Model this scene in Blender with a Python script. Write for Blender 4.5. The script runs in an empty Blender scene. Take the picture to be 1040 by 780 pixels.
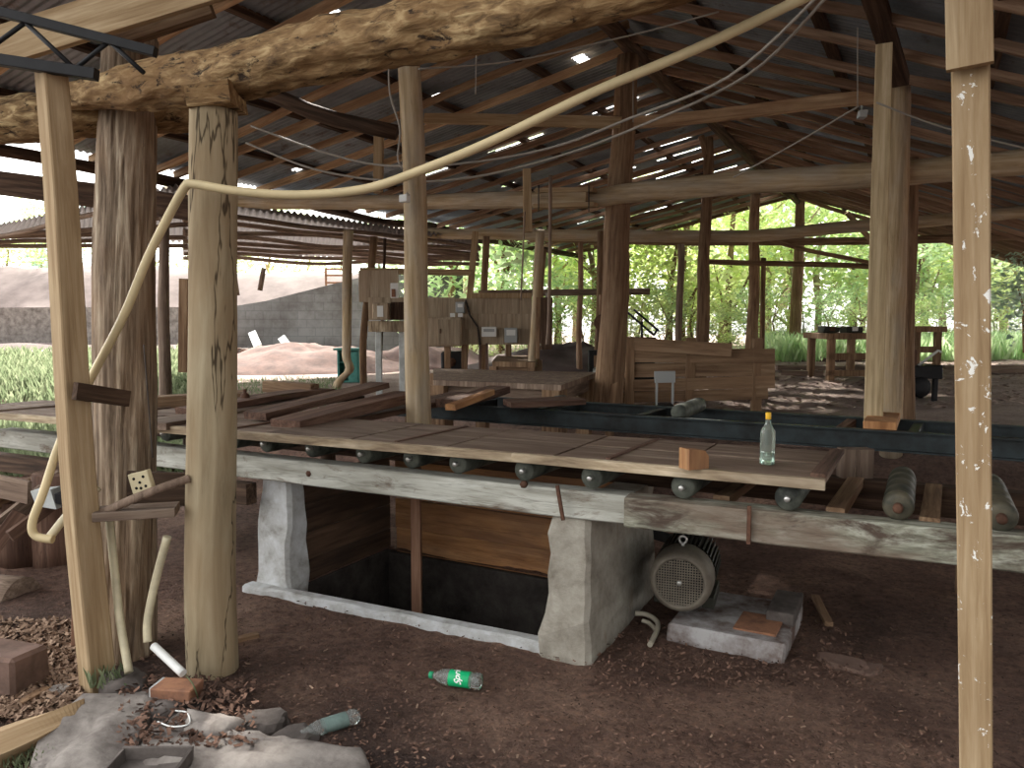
import bpy, bmesh, math, random
from mathutils import Vector, Matrix, noise
R = random.Random(7)
C = bpy.context.scene.collection
YAW = math.radians(28.3); PITCH = math.atan(65/780); F = 780; EZ = 1.55
SY, CY = math.sin(YAW), math.cos(YAW)

# ---------------------------------------------------------------- survey helpers (photo bearings -> places on the site)
def ray(px, py):
    r = (px-520)/F; u = (390-py)/F
    f = math.cos(PITCH)+u*math.sin(PITCH); z = -math.sin(PITCH)+u*math.cos(PITCH)
    return (r*CY-f*SY, r*SY+f*CY, z, f)
def G(px, py, z=0.0):
    d = ray(px, py); t = (z-EZ)/d[2]
    return Vector((d[0]*t, d[1]*t, z))
def D(px, py, dd):
    d = ray(px, py); t = dd/d[3]
    return Vector((d[0]*t, d[1]*t, EZ+d[2]*t))
def PY(px, py, y):
    d = ray(px, py); t = y/d[1]
    return Vector((d[0]*t, y, EZ+d[2]*t))
def PZ(px, d, z):                       # point at bearing px, distance d, height z
    p = D(px, 325, d); return Vector((p.x, p.y, z))
def sm(t):
    t = max(0.0, min(1.0, t)); return t*t*(3-2*t)
def H(x, y):
    X = x*CY+y*SY; d = -x*SY+y*CY
    h = .55*sm((y-5.9)/1.5)+.2*max(0, min(1, (y-7.4)/11.6))
    if d > 8:
        w = sm((-.02-X/d)/.12)
        h += 2.3*w*sm((d-20.6)/6)
        h += .25*w*sm((-.35-X/d)/.1)*sm((d-13)/5)
    return h
def onground(p, dz=0.0):
    return Vector((p.x, p.y, H(p.x, p.y)+dz))

# ---------------------------------------------------------------- materials
def nodes(name):
    m = bpy.data.materials.new(name); m.use_nodes = True
    nt = m.node_tree; b = nt.nodes['Principled BSDF']
    return m, nt, b
def link(nt, a, b): nt.links.new(a, b)
def ramp(nt, stops, fac):
    r = nt.nodes.new('ShaderNodeValToRGB')
    e = r.color_ramp.elements
    while len(e) < len(stops): e.new(.5)
    for i, (p, c) in enumerate(stops):
        e[i].position = p; e[i].color = (*c, 1)
    link(nt, fac, r.inputs[0]); return r
def texmap(nt, scale, offset_random=True):
    tc = nt.nodes.new('ShaderNodeTexCoord'); mp = nt.nodes.new('ShaderNodeMapping')
    mp.inputs['Scale'].default_value = scale
    if offset_random:
        oi = nt.nodes.new('ShaderNodeObjectInfo'); ml = nt.nodes.new('ShaderNodeVectorMath'); ml.operation = 'SCALE'
        cb = nt.nodes.new('ShaderNodeCombineXYZ')
        for i in range(3): link(nt, oi.outputs['Random'], cb.inputs[i])
        link(nt, cb.outputs[0], ml.inputs[0]); ml.inputs['Scale'].default_value = 37
        ad = nt.nodes.new('ShaderNodeVectorMath'); ad.operation = 'ADD'
        link(nt, tc.outputs['Object'], ad.inputs[0]); link(nt, ml.outputs[0], ad.inputs[1])
        link(nt, ad.outputs[0], mp.inputs['Vector'])
    else:
        link(nt, tc.outputs['Object'], mp.inputs['Vector'])
    return mp
def noi(nt, vec, scale, detail=5, rough=.6, dist=0):
    n = nt.nodes.new('ShaderNodeTexNoise'); n.inputs['Scale'].default_value = scale
    n.inputs['Detail'].default_value = detail; n.inputs['Roughness'].default_value = rough
    n.inputs['Distortion'].default_value = dist
    link(nt, vec, n.inputs['Vector']); return n
def mixc(nt, a, b, fac, mode='MIX'):
    m = nt.nodes.new('ShaderNodeMix'); m.data_type = 'RGBA'; m.blend_type = mode
    if isinstance(fac, float): m.inputs[0].default_value = fac
    else: link(nt, fac, m.inputs[0])
    for k, v in ((6, a), (7, b)):
        if isinstance(v, tuple): m.inputs[k].default_value = (*v, 1)
        else: link(nt, v, m.inputs[k])
    return m.outputs[2]
def bump(nt, b, h, strength, dist=.01):
    bp = nt.nodes.new('ShaderNodeBump'); bp.inputs['Strength'].default_value = strength
    bp.inputs['Distance'].default_value = dist
    link(nt, h, bp.inputs['Height']); link(nt, bp.outputs[0], b.inputs['Normal'])
def wood(name, dark, mid, light, grain=34, stretch=.06, bmp=.5, stain=None, stain_amt=.5, crack=.0, crack_scale=14, crack_stretch=.05, cw=1, rough=.85, vary=.25, patch=None, patch_thr=(.52, .62), patch_scale=13, patch_stretch=.35):
    m, nt, b = nodes(name)
    mp = texmap(nt, (1, 1, stretch))
    n1 = noi(nt, mp.outputs[0], grain, 6, .62, .4)
    mp2 = texmap(nt, (1, 1, .35)); n2 = noi(nt, mp2.outputs[0], 5, 4, .6)
    c = ramp(nt, [(.3, dark), (.5, mid), (.68, light)], n1.outputs[0]).outputs[0]
    if stain:
        s = ramp(nt, [(.42, (0, 0, 0)), (.62, (1, 1, 1))], n2.outputs[0])
        mm = nt.nodes.new('ShaderNodeMath'); mm.operation = 'MULTIPLY'; mm.inputs[1].default_value = stain_amt
        link(nt, s.outputs[0], mm.inputs[0]); c = mixc(nt, c, stain, mm.outputs[0])
    if patch:
        mp4 = texmap(nt, (1, 1, patch_stretch)); n4 = noi(nt, mp4.outputs[0], patch_scale, 6, .7, .6)
        s = ramp(nt, [(patch_thr[0], (0, 0, 0)), (patch_thr[1], (1, 1, 1))], n4.outputs[0])
        c = mixc(nt, c, patch, s.outputs[0])
    h = n1.outputs[0]
    if crack:
        mp3 = texmap(nt, (1, 1, crack_stretch)); n3 = noi(nt, mp3.outputs[0], crack_scale, 5, .6, .4)
        s = ramp(nt, [(.5-.015*cw, (1, 1, 1)), (.497, (.12, .1, .08)), (.503, (.12, .1, .08)), (.5+.015*cw, (1, 1, 1))], n3.outputs[0])
        c = mixc(nt, c, s.outputs[0], crack, 'MULTIPLY')
    oi = nt.nodes.new('ShaderNodeObjectInfo')
    rr = nt.nodes.new('ShaderNodeMapRange'); rr.inputs[3].default_value = 1-vary; rr.inputs[4].default_value = 1+vary
    link(nt, oi.outputs['Random'], rr.inputs[0])
    hs = nt.nodes.new('ShaderNodeHueSaturation'); link(nt, rr.outputs[0], hs.inputs['Value']); link(nt, c, hs.inputs['Color'])
    link(nt, hs.outputs[0], b.inputs['Base Color']); b.inputs['Roughness'].default_value = rough
    b.inputs['Specular IOR Level'].default_value = .25
    bump(nt, b, h, bmp, .012)
    return m
def plain(name, col, rough=.6, metal=0, var=.0, scale=12, bmp=0, dark=None):
    m, nt, b = nodes(name)
    if var or dark:
        mp = texmap(nt, (1, 1, 1)); n = noi(nt, mp.outputs[0], scale, 6, .65)
        dk = dark or tuple(c*(1-var) for c in col)
        r = ramp(nt, [(.35, dk), (.62, col)], n.outputs[0]); link(nt, r.outputs[0], b.inputs['Base Color'])
        if bmp: bump(nt, b, n.outputs[0], bmp)
    else: b.inputs['Base Color'].default_value = (*col, 1)
    b.inputs['Roughness'].default_value = rough; b.inputs['Metallic'].default_value = metal
    b.inputs['Specular IOR Level'].default_value = .3
    return m
M = {}
M['bark'] = wood('rough_bark', (.06, .038, .025), (.27, .20, .14), (.52, .43, .32), 30, .07, 1.0, (.26, .16, .09), .45, .3, vary=.02)
M['log'] = wood('weathered_log', (.05, .028, .014), (.27, .17, .08), (.58, .43, .23), 34, .3, 1.0, (.20, .11, .045), .7, .0, patch=(.03, .017, .009), patch_thr=(.56, .64), patch_scale=24, vary=.05)
M['smooth'] = wood('peeled_trunk', (.22, .17, .105), (.36, .29, .185), (.46, .385, .26), 16, .10, .35, (.30, .20, .11), .45, .9, crack_scale=4, crack_stretch=.14, cw=.6, vary=.03)
M['pale'] = wood('pale_peeled_pole', (.25, .17, .09), (.42, .31, .185), (.56, .45, .31), 24, .06, .4, (.38, .37, .35), .35, .2, vary=.1)
M['sawn'] = wood('sawn_timber', (.24, .155, .08), (.38, .27, .155), (.50, .38, .24), 40, .05, .3, (.30, .2, .11), .5, 0, vary=.1)
M['sawn_lit'] = wood('lit_sawn_timber', (.34, .25, .14), (.56, .44, .27), (.68, .56, .38), 40, .05, .3, (.42, .30, .17), .5, 0, vary=.03)  # sawn timber copied lighter, offsetting the shade its post stands in
M['sawnw'] = wood('spattered_sawn_timber', (.24, .155, .08), (.38, .27, .155), (.50, .38, .24), 40, .05, .3, (.30, .2, .11), .5, .0, vary=.02, patch=(.85, .84, .8), patch_thr=(.615, .625), patch_scale=20, patch_stretch=.8)
M['batten'] = wood('reddish_batten', (.13, .08, .052), (.28, .18, .12), (.42, .29, .20), 30, .05, .4, (.18, .09, .05), .5, 0, vary=.3)
M['battenl'] = wood('tan_batten', (.24, .15, .085), (.46, .31, .185), (.62, .45, .29), 30, .05, .4, (.28, .15, .08), .5, 0, vary=.3)
M['dark'] = wood('dark_timber', (.02, .012, .008), (.06, .035, .022), (.12, .075, .05), 30, .06, .5, vary=.3)
M['mid'] = wood('brown_timber', (.10, .055, .032), (.25, .155, .09), (.38, .26, .16), 30, .06, .5, (.18, .11, .07), .4, .3, vary=.2)
M['grey'] = wood('greyed_plank', (.10, .07, .052), (.22, .16, .12), (.34, .26, .2), 26, .06, .5, (.15, .1, .075), .6, .4, vary=.25)
M['deck'] = wood('worn_deck_plank', (.10, .066, .048), (.20, .14, .105), (.31, .235, .18), 22, .09, .5, (.13, .085, .06), .6, .2, vary=.14)
M['deckedge'] = wood('pale_worn_edge', (.16, .11, .07), (.42, .33, .22), (.62, .52, .38), 30, .12, .5, (.10, .07, .05), .55, .0, vary=.1)
M['darkbrown'] = wood('dark_brown_board', (.03, .018, .012), (.085, .05, .032), (.14, .085, .055), 16, .09, .4, (.04, .03, .025), .6, .25, vary=.2)  # dark brown boards of the pit lining
M['white'] = wood('whitewashed_timber', (.24, .23, .19), (.46, .46, .41), (.62, .63, .58), 20, .12, .5, (.30, .29, .25), .55, .35, patch=(.16, .12, .09), patch_thr=(.56, .68), patch_scale=9, vary=.03)
M['mottled'] = wood('mottled_grey_timber', (.10, .09, .07), (.27, .27, .21), (.50, .51, .43), 30, .25, .6, (.17, .12, .09), .8, .2, patch=(.09, .065, .05), patch_thr=(.50, .62), patch_scale=7, vary=.03)
M['slab'] = wood('rough_slab', (.055, .03, .022), (.15, .085, .06), (.27, .17, .12), 24, .06, .8, (.10, .055, .04), .5, .4, vary=.25)
M['orange'] = wood('fresh_orange_board', (.26, .12, .05), (.46, .23, .10), (.60, .34, .16), 16, .09, .4, (.20, .11, .07), .6, .25, vary=.15)
M['brace'] = wood('red_brown_brace', (.14, .07, .045), (.26, .14, .09), (.36, .22, .15), 24, .06, .4, vary=.1)
M['panel'] = wood('grey_tan_board', (.20, .15, .10), (.34, .27, .19), (.45, .37, .27), 30, .06, .4, (.28, .2, .14), .5, .1, vary=.15)
M['wallplank'] = wood('partition_plank', (.16, .095, .055), (.29, .185, .11), (.39, .27, .17), 22, .07, .4, (.28, .17, .10), .5, .2, vary=.15)
M['palepaint'] = plain('pale_paint', (.6, .63, .62), .7, var=.35, scale=8)
M['steel'] = plain('dark_painted_steel', (.042, .055, .06), .45, .3, scale=5, dark=(.02, .022, .022))
M['black'] = plain('black_iron', (.018, .018, .02), .6, .2, var=.3)
M['rust'] = plain('rusty_iron', (.14, .07, .045), .8, .2, var=.5, scale=20)
M['wire'] = plain('grey_wire', (.32, .29, .25), .6)
M['wiredark'] = plain('dark_wire', (.06, .05, .045), .6)
M['roller'] = plain('green_black_roller', (.13, .14, .115), .6, .2, scale=9, dark=(.03, .034, .03))
M['rollerl'] = plain('worn_grey_green_roller', (.11, .095, .065), .6, .1, scale=9, dark=(.03, .035, .028))
M['bolt'] = plain('bare_metal', (.6, .6, .58), .35, .8)
M['pvc'] = plain('yellowed_plastic_pipe', (.66, .54, .32), .45, var=.18, scale=4)
M['pvcl'] = plain('cream_plastic_pipe', (.62, .55, .38), .5, var=.3, scale=9)
M['pvcg'] = plain('grey_plastic_pipe', (.42, .38, .30), .5, var=.3, scale=9)
M['cream'] = plain('cream_plate', (.66, .58, .38), .5, var=.15)
M['hole_shade'] = plain('hole_shade_black', (.01, .01, .01), .9)  # near-black painted in for the shade inside holes and the grille
M['motor'] = plain('dusty_grey_motor', (.22, .195, .155), .6, .2, scale=6, dark=(.12, .10, .08))
M['motordark'] = plain('greasy_motor_body', (.045, .045, .035), .6, .2, var=.4)
M['teal'] = plain('teal_paint', (.10, .34, .30), .6, var=.3)
M['wht'] = plain('white_plastic', (.75, .76, .74), .5)
M['greyp'] = plain('grey_plastic', (.38, .40, .40), .5)
M['cap'] = plain('yellow_cap', (.85, .50, .03), .45)
M['gcap'] = plain('green_cap', (.02, .30, .14), .45)
M['glabel'] = plain('green_label', (.01, .42, .16), .4)
M['whlabel'] = plain('white_print', (.9, .92, .9), .4)
M['bluelabel'] = plain('faded_teal_label', (.17, .24, .22), .6, var=.4)
M['brick'] = plain('orange_brick', (.33, .16, .09), .9, scale=14, dark=(.18, .09, .06), bmp=.5)
M['stone'] = plain('pale_stone', (.30, .27, .245), .95, scale=7, dark=(.13, .11, .10), bmp=.9)
M['stoned'] = plain('dark_stone', (.14, .12, .11), .95, scale=7, dark=(.06, .05, .045), bmp=.9)
M['redstone'] = plain('red_brown_stone', (.19, .12, .095), .95, scale=7, dark=(.10, .065, .05), bmp=.9)
M['streaked'] = plain('whitewash_streaked_brick', (.40, .39, .39), .9, scale=6, dark=(.10, .06, .045), bmp=.5)
M['rag'] = plain('grey_rag', (.4, .36, .4), .95, var=.4)

def concrete(name, light, mid, dk, rust=None):
    m, nt, b = nodes(name); mp = texmap(nt, (1, 1, 1))
    n = noi(nt, mp.outputs[0], 6, 8, .7, .2); c = ramp(nt, [(.3, dk), (.48, mid), (.66, light)], n.outputs[0]).outputs[0]
    if rust:
        mp2 = texmap(nt, (1, 1, .25)); n2 = noi(nt, mp2.outputs[0], 9, 5, .6)
        s = ramp(nt, [(.60, (0, 0, 0)), (.70, (.7, .7, .7))], n2.outputs[0]); c = mixc(nt, c, rust, s.outputs[0])
    n3 = noi(nt, mp.outputs[0], 45, 6, .7)
    link(nt, c, b.inputs['Base Color']); b.inputs['Roughness'].default_value = .92; b.inputs['Specular IOR Level'].default_value = .2
    bump(nt, b, n3.outputs[0], .6, .01); return m
M['concrete'] = concrete('mortar_concrete', (.42, .395, .34), (.31, .285, .24), (.18, .16, .13), (.22, .15, .10))
M['concretew'] = concrete('whitewashed_concrete', (.62, .64, .66), (.46, .465, .46), (.24, .225, .2))
M['pit'] = concrete('dark_pit_wall', (.07, .062, .055), (.045, .038, .034), (.02, .017, .015))  # very dark concrete for the pit walls and floor

def ground_mat():
    m, nt, b = nodes('red_earth'); tc = nt.nodes.new('ShaderNodeTexCoord'); v = tc.outputs['Object']
    n = noi(nt, v, 1.3, 8, .65, .3); n2 = noi(nt, v, 26, 8, .75); n3 = noi(nt, v, 90, 4, .7)
    c = ramp(nt, [(.3, (.10, .062, .050)), (.48, (.20, .122, .094)), (.66, (.34, .22, .165))], n.outputs[0]).outputs[0]
    c2 = ramp(nt, [(.34, (.38, .36, .35)), (.52, (1, 1, 1)), (.7, (1.5, 1.35, 1.2))], n2.outputs[0]).outputs[0]
    c = mixc(nt, c, c2, .85, 'MULTIPLY')
    # darker soil towards the front of the yard
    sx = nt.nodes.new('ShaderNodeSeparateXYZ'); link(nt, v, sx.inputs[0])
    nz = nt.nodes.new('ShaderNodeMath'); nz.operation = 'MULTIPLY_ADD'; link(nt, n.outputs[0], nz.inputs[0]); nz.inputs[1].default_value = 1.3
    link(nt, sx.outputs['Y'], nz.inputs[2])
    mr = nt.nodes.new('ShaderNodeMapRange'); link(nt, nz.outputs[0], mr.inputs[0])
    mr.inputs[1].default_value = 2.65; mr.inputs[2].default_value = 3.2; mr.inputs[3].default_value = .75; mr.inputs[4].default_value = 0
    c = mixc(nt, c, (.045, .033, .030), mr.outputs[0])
    # behind the carriage: pale earth, its colour lifted further for the weak light
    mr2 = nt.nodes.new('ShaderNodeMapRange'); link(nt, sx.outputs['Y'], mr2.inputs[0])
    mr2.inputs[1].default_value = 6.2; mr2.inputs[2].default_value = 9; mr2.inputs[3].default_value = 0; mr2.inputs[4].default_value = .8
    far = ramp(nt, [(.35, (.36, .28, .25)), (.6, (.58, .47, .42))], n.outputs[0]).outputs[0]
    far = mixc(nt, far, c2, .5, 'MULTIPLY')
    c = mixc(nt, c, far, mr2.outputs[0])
    link(nt, c, b.inputs['Base Color']); b.inputs['Roughness'].default_value = .95; b.inputs['Specular IOR Level'].default_value = .15
    ad = nt.nodes.new('ShaderNodeMath'); ad.operation = 'ADD'; link(nt, n2.outputs[0], ad.inputs[0]); link(nt, n3.outputs[0], ad.inputs[1])
    bump(nt, b, ad.outputs[0], 1.0, .03); return m
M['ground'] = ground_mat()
M['mound'] = plain('red_sawdust_earth', (.12, .068, .055), .95, scale=5, dark=(.07, .04, .034), bmp=.8)
M['bank'] = plain('pale_pink_earth', (.13, .10, .093), .95, scale=1.2, dark=(.075, .055, .05), bmp=.6)

def block_mat():
    m, nt, b = nodes('grey_blockwork'); tc = nt.nodes.new('ShaderNodeTexCoord')
    mp = nt.nodes.new('ShaderNodeMapping'); mp.inputs['Rotation'].default_value = (math.pi/2, 0, 0); link(nt, tc.outputs['Object'], mp.inputs[0])
    br = nt.nodes.new('ShaderNodeTexBrick'); br.inputs['Scale'].default_value = 1.0
    br.inputs['Brick Width'].default_value = .45; br.inputs['Row Height'].default_value = .22; br.inputs['Mortar Size'].default_value = .012
    br.inputs['Color1'].default_value = (.17, .17, .17, 1); br.inputs['Color2'].default_value = (.15, .15, .15, 1); br.inputs['Mortar'].default_value = (.13, .13, .13, 1)
    link(nt, mp.outputs[0], br.inputs['Vector'])
    n = noi(nt, tc.outputs['Object'], .9, 6, .7); r = ramp(nt, [(.35, (.55, .5, .47)), (.6, (1.15, 1.15, 1.15))], n.outputs[0])
    link(nt, mixc(nt, br.outputs[0], r.outputs[0], 1.0, 'MULTIPLY'), b.inputs['Base Color']); b.inputs['Roughness'].default_value = .95
    return m
M['block'] = block_mat()
def sheet_mat(name, a, bcol, rust):
    m, nt, b = nodes(name); tc = nt.nodes.new('ShaderNodeTexCoord'); v = tc.outputs['Object']
    n = noi(nt, v, 1.1, 6, .7); n2 = noi(nt, v, 5, 6, .7)
    c = ramp(nt, [(.35, a), (.65, bcol)], n.outputs[0]).outputs[0]
    s = ramp(nt, [(.56, (0, 0, 0)), (.7, (.8, .8, .8))], n2.outputs[0]); c = mixc(nt, c, rust, s.outputs[0])
    link(nt, c, b.inputs['Base Color']); b.inputs['Roughness'].default_value = .55; b.inputs['Metallic'].default_value = .35
    return m
M['sheet'] = sheet_mat('weathered_roof_sheet', (.16, .18, .20), (.30, .35, .40), (.12, .075, .055))
M['sheetl'] = sheet_mat('light_roof_sheet', (.5, .48, .46), (.62, .6, .58), (.42, .34, .29))
def leaf_mat(name, c1, c2):
    m, nt, b = nodes(name); nt.nodes.remove(b)
    out = nt.nodes['Material Output']
    gm = nt.nodes.new('ShaderNodeNewGeometry')
    r = ramp(nt, [(0, c1), (1, c2)], gm.outputs['Random Per Island'])
    d = nt.nodes.new('ShaderNodeBsdfDiffuse'); t = nt.nodes.new('ShaderNodeBsdfTranslucent')
    link(nt, r.outputs[0], d.inputs[0]); link(nt, r.outputs[0], t.inputs[0])
    mx = nt.nodes.new('ShaderNodeMixShader'); mx.inputs[0].default_value = .5
    link(nt, d.outputs[0], mx.inputs[1]); link(nt, t.outputs[0], mx.inputs[2]); link(nt, mx.outputs[0], out.inputs[0]); return m
M['leafb'] = leaf_mat('bright_leaf', (.55, .68, .28), (.92, .96, .60))  # leaf colours lifted to carry the pale glare over the grove
M['leafm'] = leaf_mat('mid_leaf', (.40, .58, .30), (.78, .90, .60))
M['leafd'] = leaf_mat('blue_green_leaf', (.36, .52, .44), (.70, .82, .74))
M['grass'] = leaf_mat('grass_blade', (.13, .17, .09), (.25, .28, .17))
def chip_mat(name, c1, c2):
    m, nt, b = nodes(name); gm = nt.nodes.new('ShaderNodeNewGeometry')
    r = ramp(nt, [(0, c1), (1, c2)], gm.outputs['Random Per Island']); link(nt, r.outputs[0], b.inputs['Base Color'])
    b.inputs['Roughness'].default_value = .9; b.inputs['Specular IOR Level'].default_value = .1; return m
M['chip'] = chip_mat('wood_chip', (.045, .028, .022), (.22, .13, .095))
M['chipl'] = chip_mat('pale_wood_chip', (.11, .065, .045), (.40, .28, .20))
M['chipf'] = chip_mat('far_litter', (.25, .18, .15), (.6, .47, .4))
M['transl'] = leaf_mat('milky_roof_sheet', (.36, .34, .335), (.36, .34, .335))
def glass(name, col, rough=.05):
    m, nt, b = nodes(name); b.inputs['Base Color'].default_value = (*col, 1); b.inputs['Roughness'].default_value = rough
    b.inputs['Transmission Weight'].default_value = .9; b.inputs['IOR'].default_value = 1.25; return m
M['glass'] = glass('clear_greenish_glass', (.82, .95, .88), .08)
M['pet'] = glass('crinkled_clear_plastic', (.9, .95, .93), .15)

# ---------------------------------------------------------------- mesh helpers
def tag(o, label=None, cat=None, group=None, kind=None):
    if label: o['label'] = label
    if cat: o['category'] = cat
    if group: o['group'] = group
    if kind: o['kind'] = kind
    return o
def thing(name, label, cat, loc=(0, 0, 0), rotz=0, group=None):
    o = bpy.data.objects.new(name, None); C.objects.link(o); o.empty_display_size = .1
    o.location = loc; o.rotation_euler = (0, 0, rotz); return tag(o, label, cat, group)
class MB:
    def __init__(s): s.v = []; s.f = []; s.sm = []
    def add(s, vs, fs, smooth=False):
        n = len(s.v); s.v += [Vector(v) for v in vs]
        for f in fs: s.f.append([i+n for i in f]); s.sm.append(smooth)
        return s
    def box(s, lo, hi, mat=None, taper=0, jit=0):
        x0, y0, z0 = lo; x1, y1, z1 = hi
        c = min(abs(x1-x0), abs(y1-y0), abs(z1-z0))*.08
        bm = bmesh.new(); bmesh.ops.create_cube(bm, size=1)
        for v in bm.verts:
            v.co = Vector((x0 if v.co.x < 0 else x1, y0 if v.co.y < 0 else y1, z0 if v.co.z < 0 else z1))
            if jit: v.co += Vector((R.uniform(-jit, jit), R.uniform(-jit, jit), R.uniform(-jit, jit)))
        if c > .0008: bmesh.ops.bevel(bm, geom=bm.edges[:], offset=c, segments=1, affect='EDGES')
        bm.verts.index_update()
        vs = [(mat @ v.co if mat else v.co.copy()) for v in bm.verts]
        s.add(vs, [[v.index for v in f.verts] for f in bm.faces]); bm.free(); return s
    def tube(s, pts, r, seg=10, cap=True, smooth=True):
        pts = [Vector(p) for p in pts]; n = len(pts)
        rs = r if isinstance(r, (list, tuple)) else [r]*n
        tang = [(pts[min(i+1, n-1)]-pts[max(i-1, 0)]).normalized() for i in range(n)]
        a = Vector((0, 0, 1)) if abs(tang[0].z) < .9 else Vector((1, 0, 0))
        u = tang[0].cross(a).normalized(); vs = []
        for i in range(n):
            u = (u-tang[i]*u.dot(tang[i])).normalized(); w = tang[i].cross(u)
            for k in range(seg):
                an = 2*math.pi*k/seg; vs.append(pts[i]+(u*math.cos(an)+w*math.sin(an))*rs[i])
        fs = [[i*seg+k, i*seg+(k+1) % seg, (i+1)*seg+(k+1) % seg, (i+1)*seg+k] for i in range(n-1) for k in range(seg)]
        s.add(vs, fs, smooth)
        if cap:
            b = len(s.v)-len(vs)
            s.f.append([b+k for k in range(seg)][::-1]); s.sm.append(False)
            s.f.append([b+(n-1)*seg+k for k in range(seg)]); s.sm.append(False)
        return s
    def lathe(s, prof, seg=24, mat=None, square=0, cap=True):
        vs = []
        for (r, z) in prof:
            for k in range(seg):
                a = 2*math.pi*k/seg; c, d = math.cos(a), math.sin(a)
                if square:
                    q = square; m_ = (abs(c)**(q)+abs(d)**(q))**(-1/q)
                    c, d = c*m_, d*m_
                p = Vector((r*c, r*d, z)); vs.append(mat @ p if mat else p)
        n = len(prof)
        fs = [[i*seg+k, i*seg+(k+1) % seg, (i+1)*seg+(k+1) % seg, (i+1)*seg+k] for i in range(n-1) for k in range(seg)]
        if cap: fs.append([k for k in range(seg)][::-1]); fs.append([(n-1)*seg+k for k in range(seg)])
        s.add(vs, fs, True); return s
    def build(s, name, mat, parent=None, loc=None, basis=None):
        me = bpy.data.meshes.new(name); me.from_pydata([tuple(v) for v in s.v], [], s.f); me.update()
        me.polygons.foreach_set('use_smooth', s.sm)
        me.materials.append(mat); o = bpy.data.objects.new(name, me); C.objects.link(o)
        if basis is not None: o.matrix_world = basis
        if loc is not None: o.location = loc
        if parent: o.parent = parent
        return o
def frame(P0, P1, ref=(1, 0, 0)):
    P0, P1 = Vector(P0), Vector(P1); z = (P1-P0).normalized(); r = Vector(ref)
    if abs(r.normalized().dot(z)) > .97: r = Vector((0, 1, .1))
    x = (r-z*r.dot(z)).normalized(); y = z.cross(x)
    m = Matrix((x, y, z)).transposed().to_4x4(); m.translation = P0; return m
def member_mb(L, a, b, round_=False, a1=None, b1=None, wob=.0, rough=.0, seg=None, n=None, bends=None, seed=None, nscale=3.0):
    """length L along local z; a,b = radii or half sizes"""
    a1 = a if a1 is None else a1; b1 = b if b1 is None else b1
    n = n or max(2, int(L/.18)); seg = seg or (14 if round_ else 8); seed = R.uniform(0, 900) if seed is None else seed
    vs = []
    for i in range(n+1):
        t = i/n; z = t*L
        ox = wob*noise.noise(Vector((z*.6, seed, 0)))*2; oy = wob*noise.noise(Vector((z*.6, seed, 5)))*2
        if bends:
            for (bt, bx, by, bw) in bends:
                g = math.exp(-((t-bt)/bw)**2); ox += bx*g; oy += by*g
        ra = a+(a1-a)*t; rb = b+(b1-b)*t
        for k in range(seg):
            if round_:
                an = 2*math.pi*k/seg; c, d = math.cos(an), math.sin(an)
                q = 1+rough*noise.noise(Vector((c*1.3+seed, d*1.3, z*nscale)))*2
                vs.append((ox+ra*c*q, oy+rb*d*q, z))
            else:
                e = min(ra, rb)*.12
                sx = [ra-e, ra, ra, ra-e, -ra+e, -ra, -ra, -ra+e][k]; sy = [-rb, -rb+e, rb-e, rb, rb, rb-e, -rb+e, -rb][k]
                q = 1+rough*noise.noise(Vector((sx*9+seed, sy*9, z*nscale)))*2
                vs.append((ox+sx*q, oy+sy*q, z))
    fs = [[i*seg+k, i*seg+(k+1) % seg, (i+1)*seg+(k+1) % seg, (i+1)*seg+k] for i in range(n) for k in range(seg)]
    m = MB(); m.add(vs, fs, round_); m.f += [[k for k in range(seg)][::-1], [n*seg+k for k in range(seg)]]; m.sm += [False, False]
    return m
def member(name, P0, P1, a, b, mat, label=None, cat=None, group=None, parent=None, ref=(1, 0, 0), **kw):
    P0, P1 = Vector(P0), Vector(P1)
    o = member_mb((P1-P0).length, a, b, **kw).build(name, mat)
    m = frame(P0, P1, ref)
    if parent: m = parent.matrix_world.inverted() @ m if False else Matrix.Translation(-Vector(parent.location)) @ m; o.parent = parent
    o.matrix_basis = m
    return tag(o, label, cat, group)
def wpx(w, d): return w*d/F/2            # half width of something w px wide at distance d

# ================================================================= SETTING
def lines(lo, hi, fine_lo, fine_hi, f, c, extra=()):
    s = set(); x = lo
    while x < hi:
        s.add(round(x, 3)); x += f if fine_lo <= x < fine_hi else c
    s.add(hi)
    for e in extra:
        s = {q for q in s if abs(q-e) > .02}; s.add(e)
    return sorted(s)
PX0, PX1, PY0, PY1 = -3.17, -1.57, 3.22, 4.10
xs = lines(-26, 26, -5.5, 2, .05, .5, (PX0, PX1)); ys = lines(-3, 42, 1.2, 6.4, .05, .5, (PY0, PY1))
# sparse rows still need shape in mid ground
mb = MB(); vs = []
for y in ys:
    for x in xs:
        z = H(x, y)
        inpit = PX0-.03 <= x <= PX1+.03 and PY0-.03 <= y <= PY1+.03
        if not inpit:
            k = .5 if y < 6 else 1
            z += k*(.035*noise.noise(Vector((x*1.7, y*1.7, 0)))+.02*noise.noise(Vector((x*5, y*5, 3))))
            if y < 6.5: z += .012*noise.noise(Vector((x*14, y*14, 8)))
        vs.append((x, y, z))
nx = len(xs); fs = []
for j in range(len(ys)-1):
    for i in range(nx-1):
        cx, cy = (xs[i]+xs[i+1])/2, (ys[j]+ys[j+1])/2
        if PX0 < cx < PX1 and PY0 < cy < PY1: continue
        fs.append([j*nx+i, j*nx+i+1, (j+1)*nx+i+1, (j+1)*nx+i])
mb.add(vs, fs, True); tag(mb.build('floor', M['ground']), kind='structure')
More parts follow.
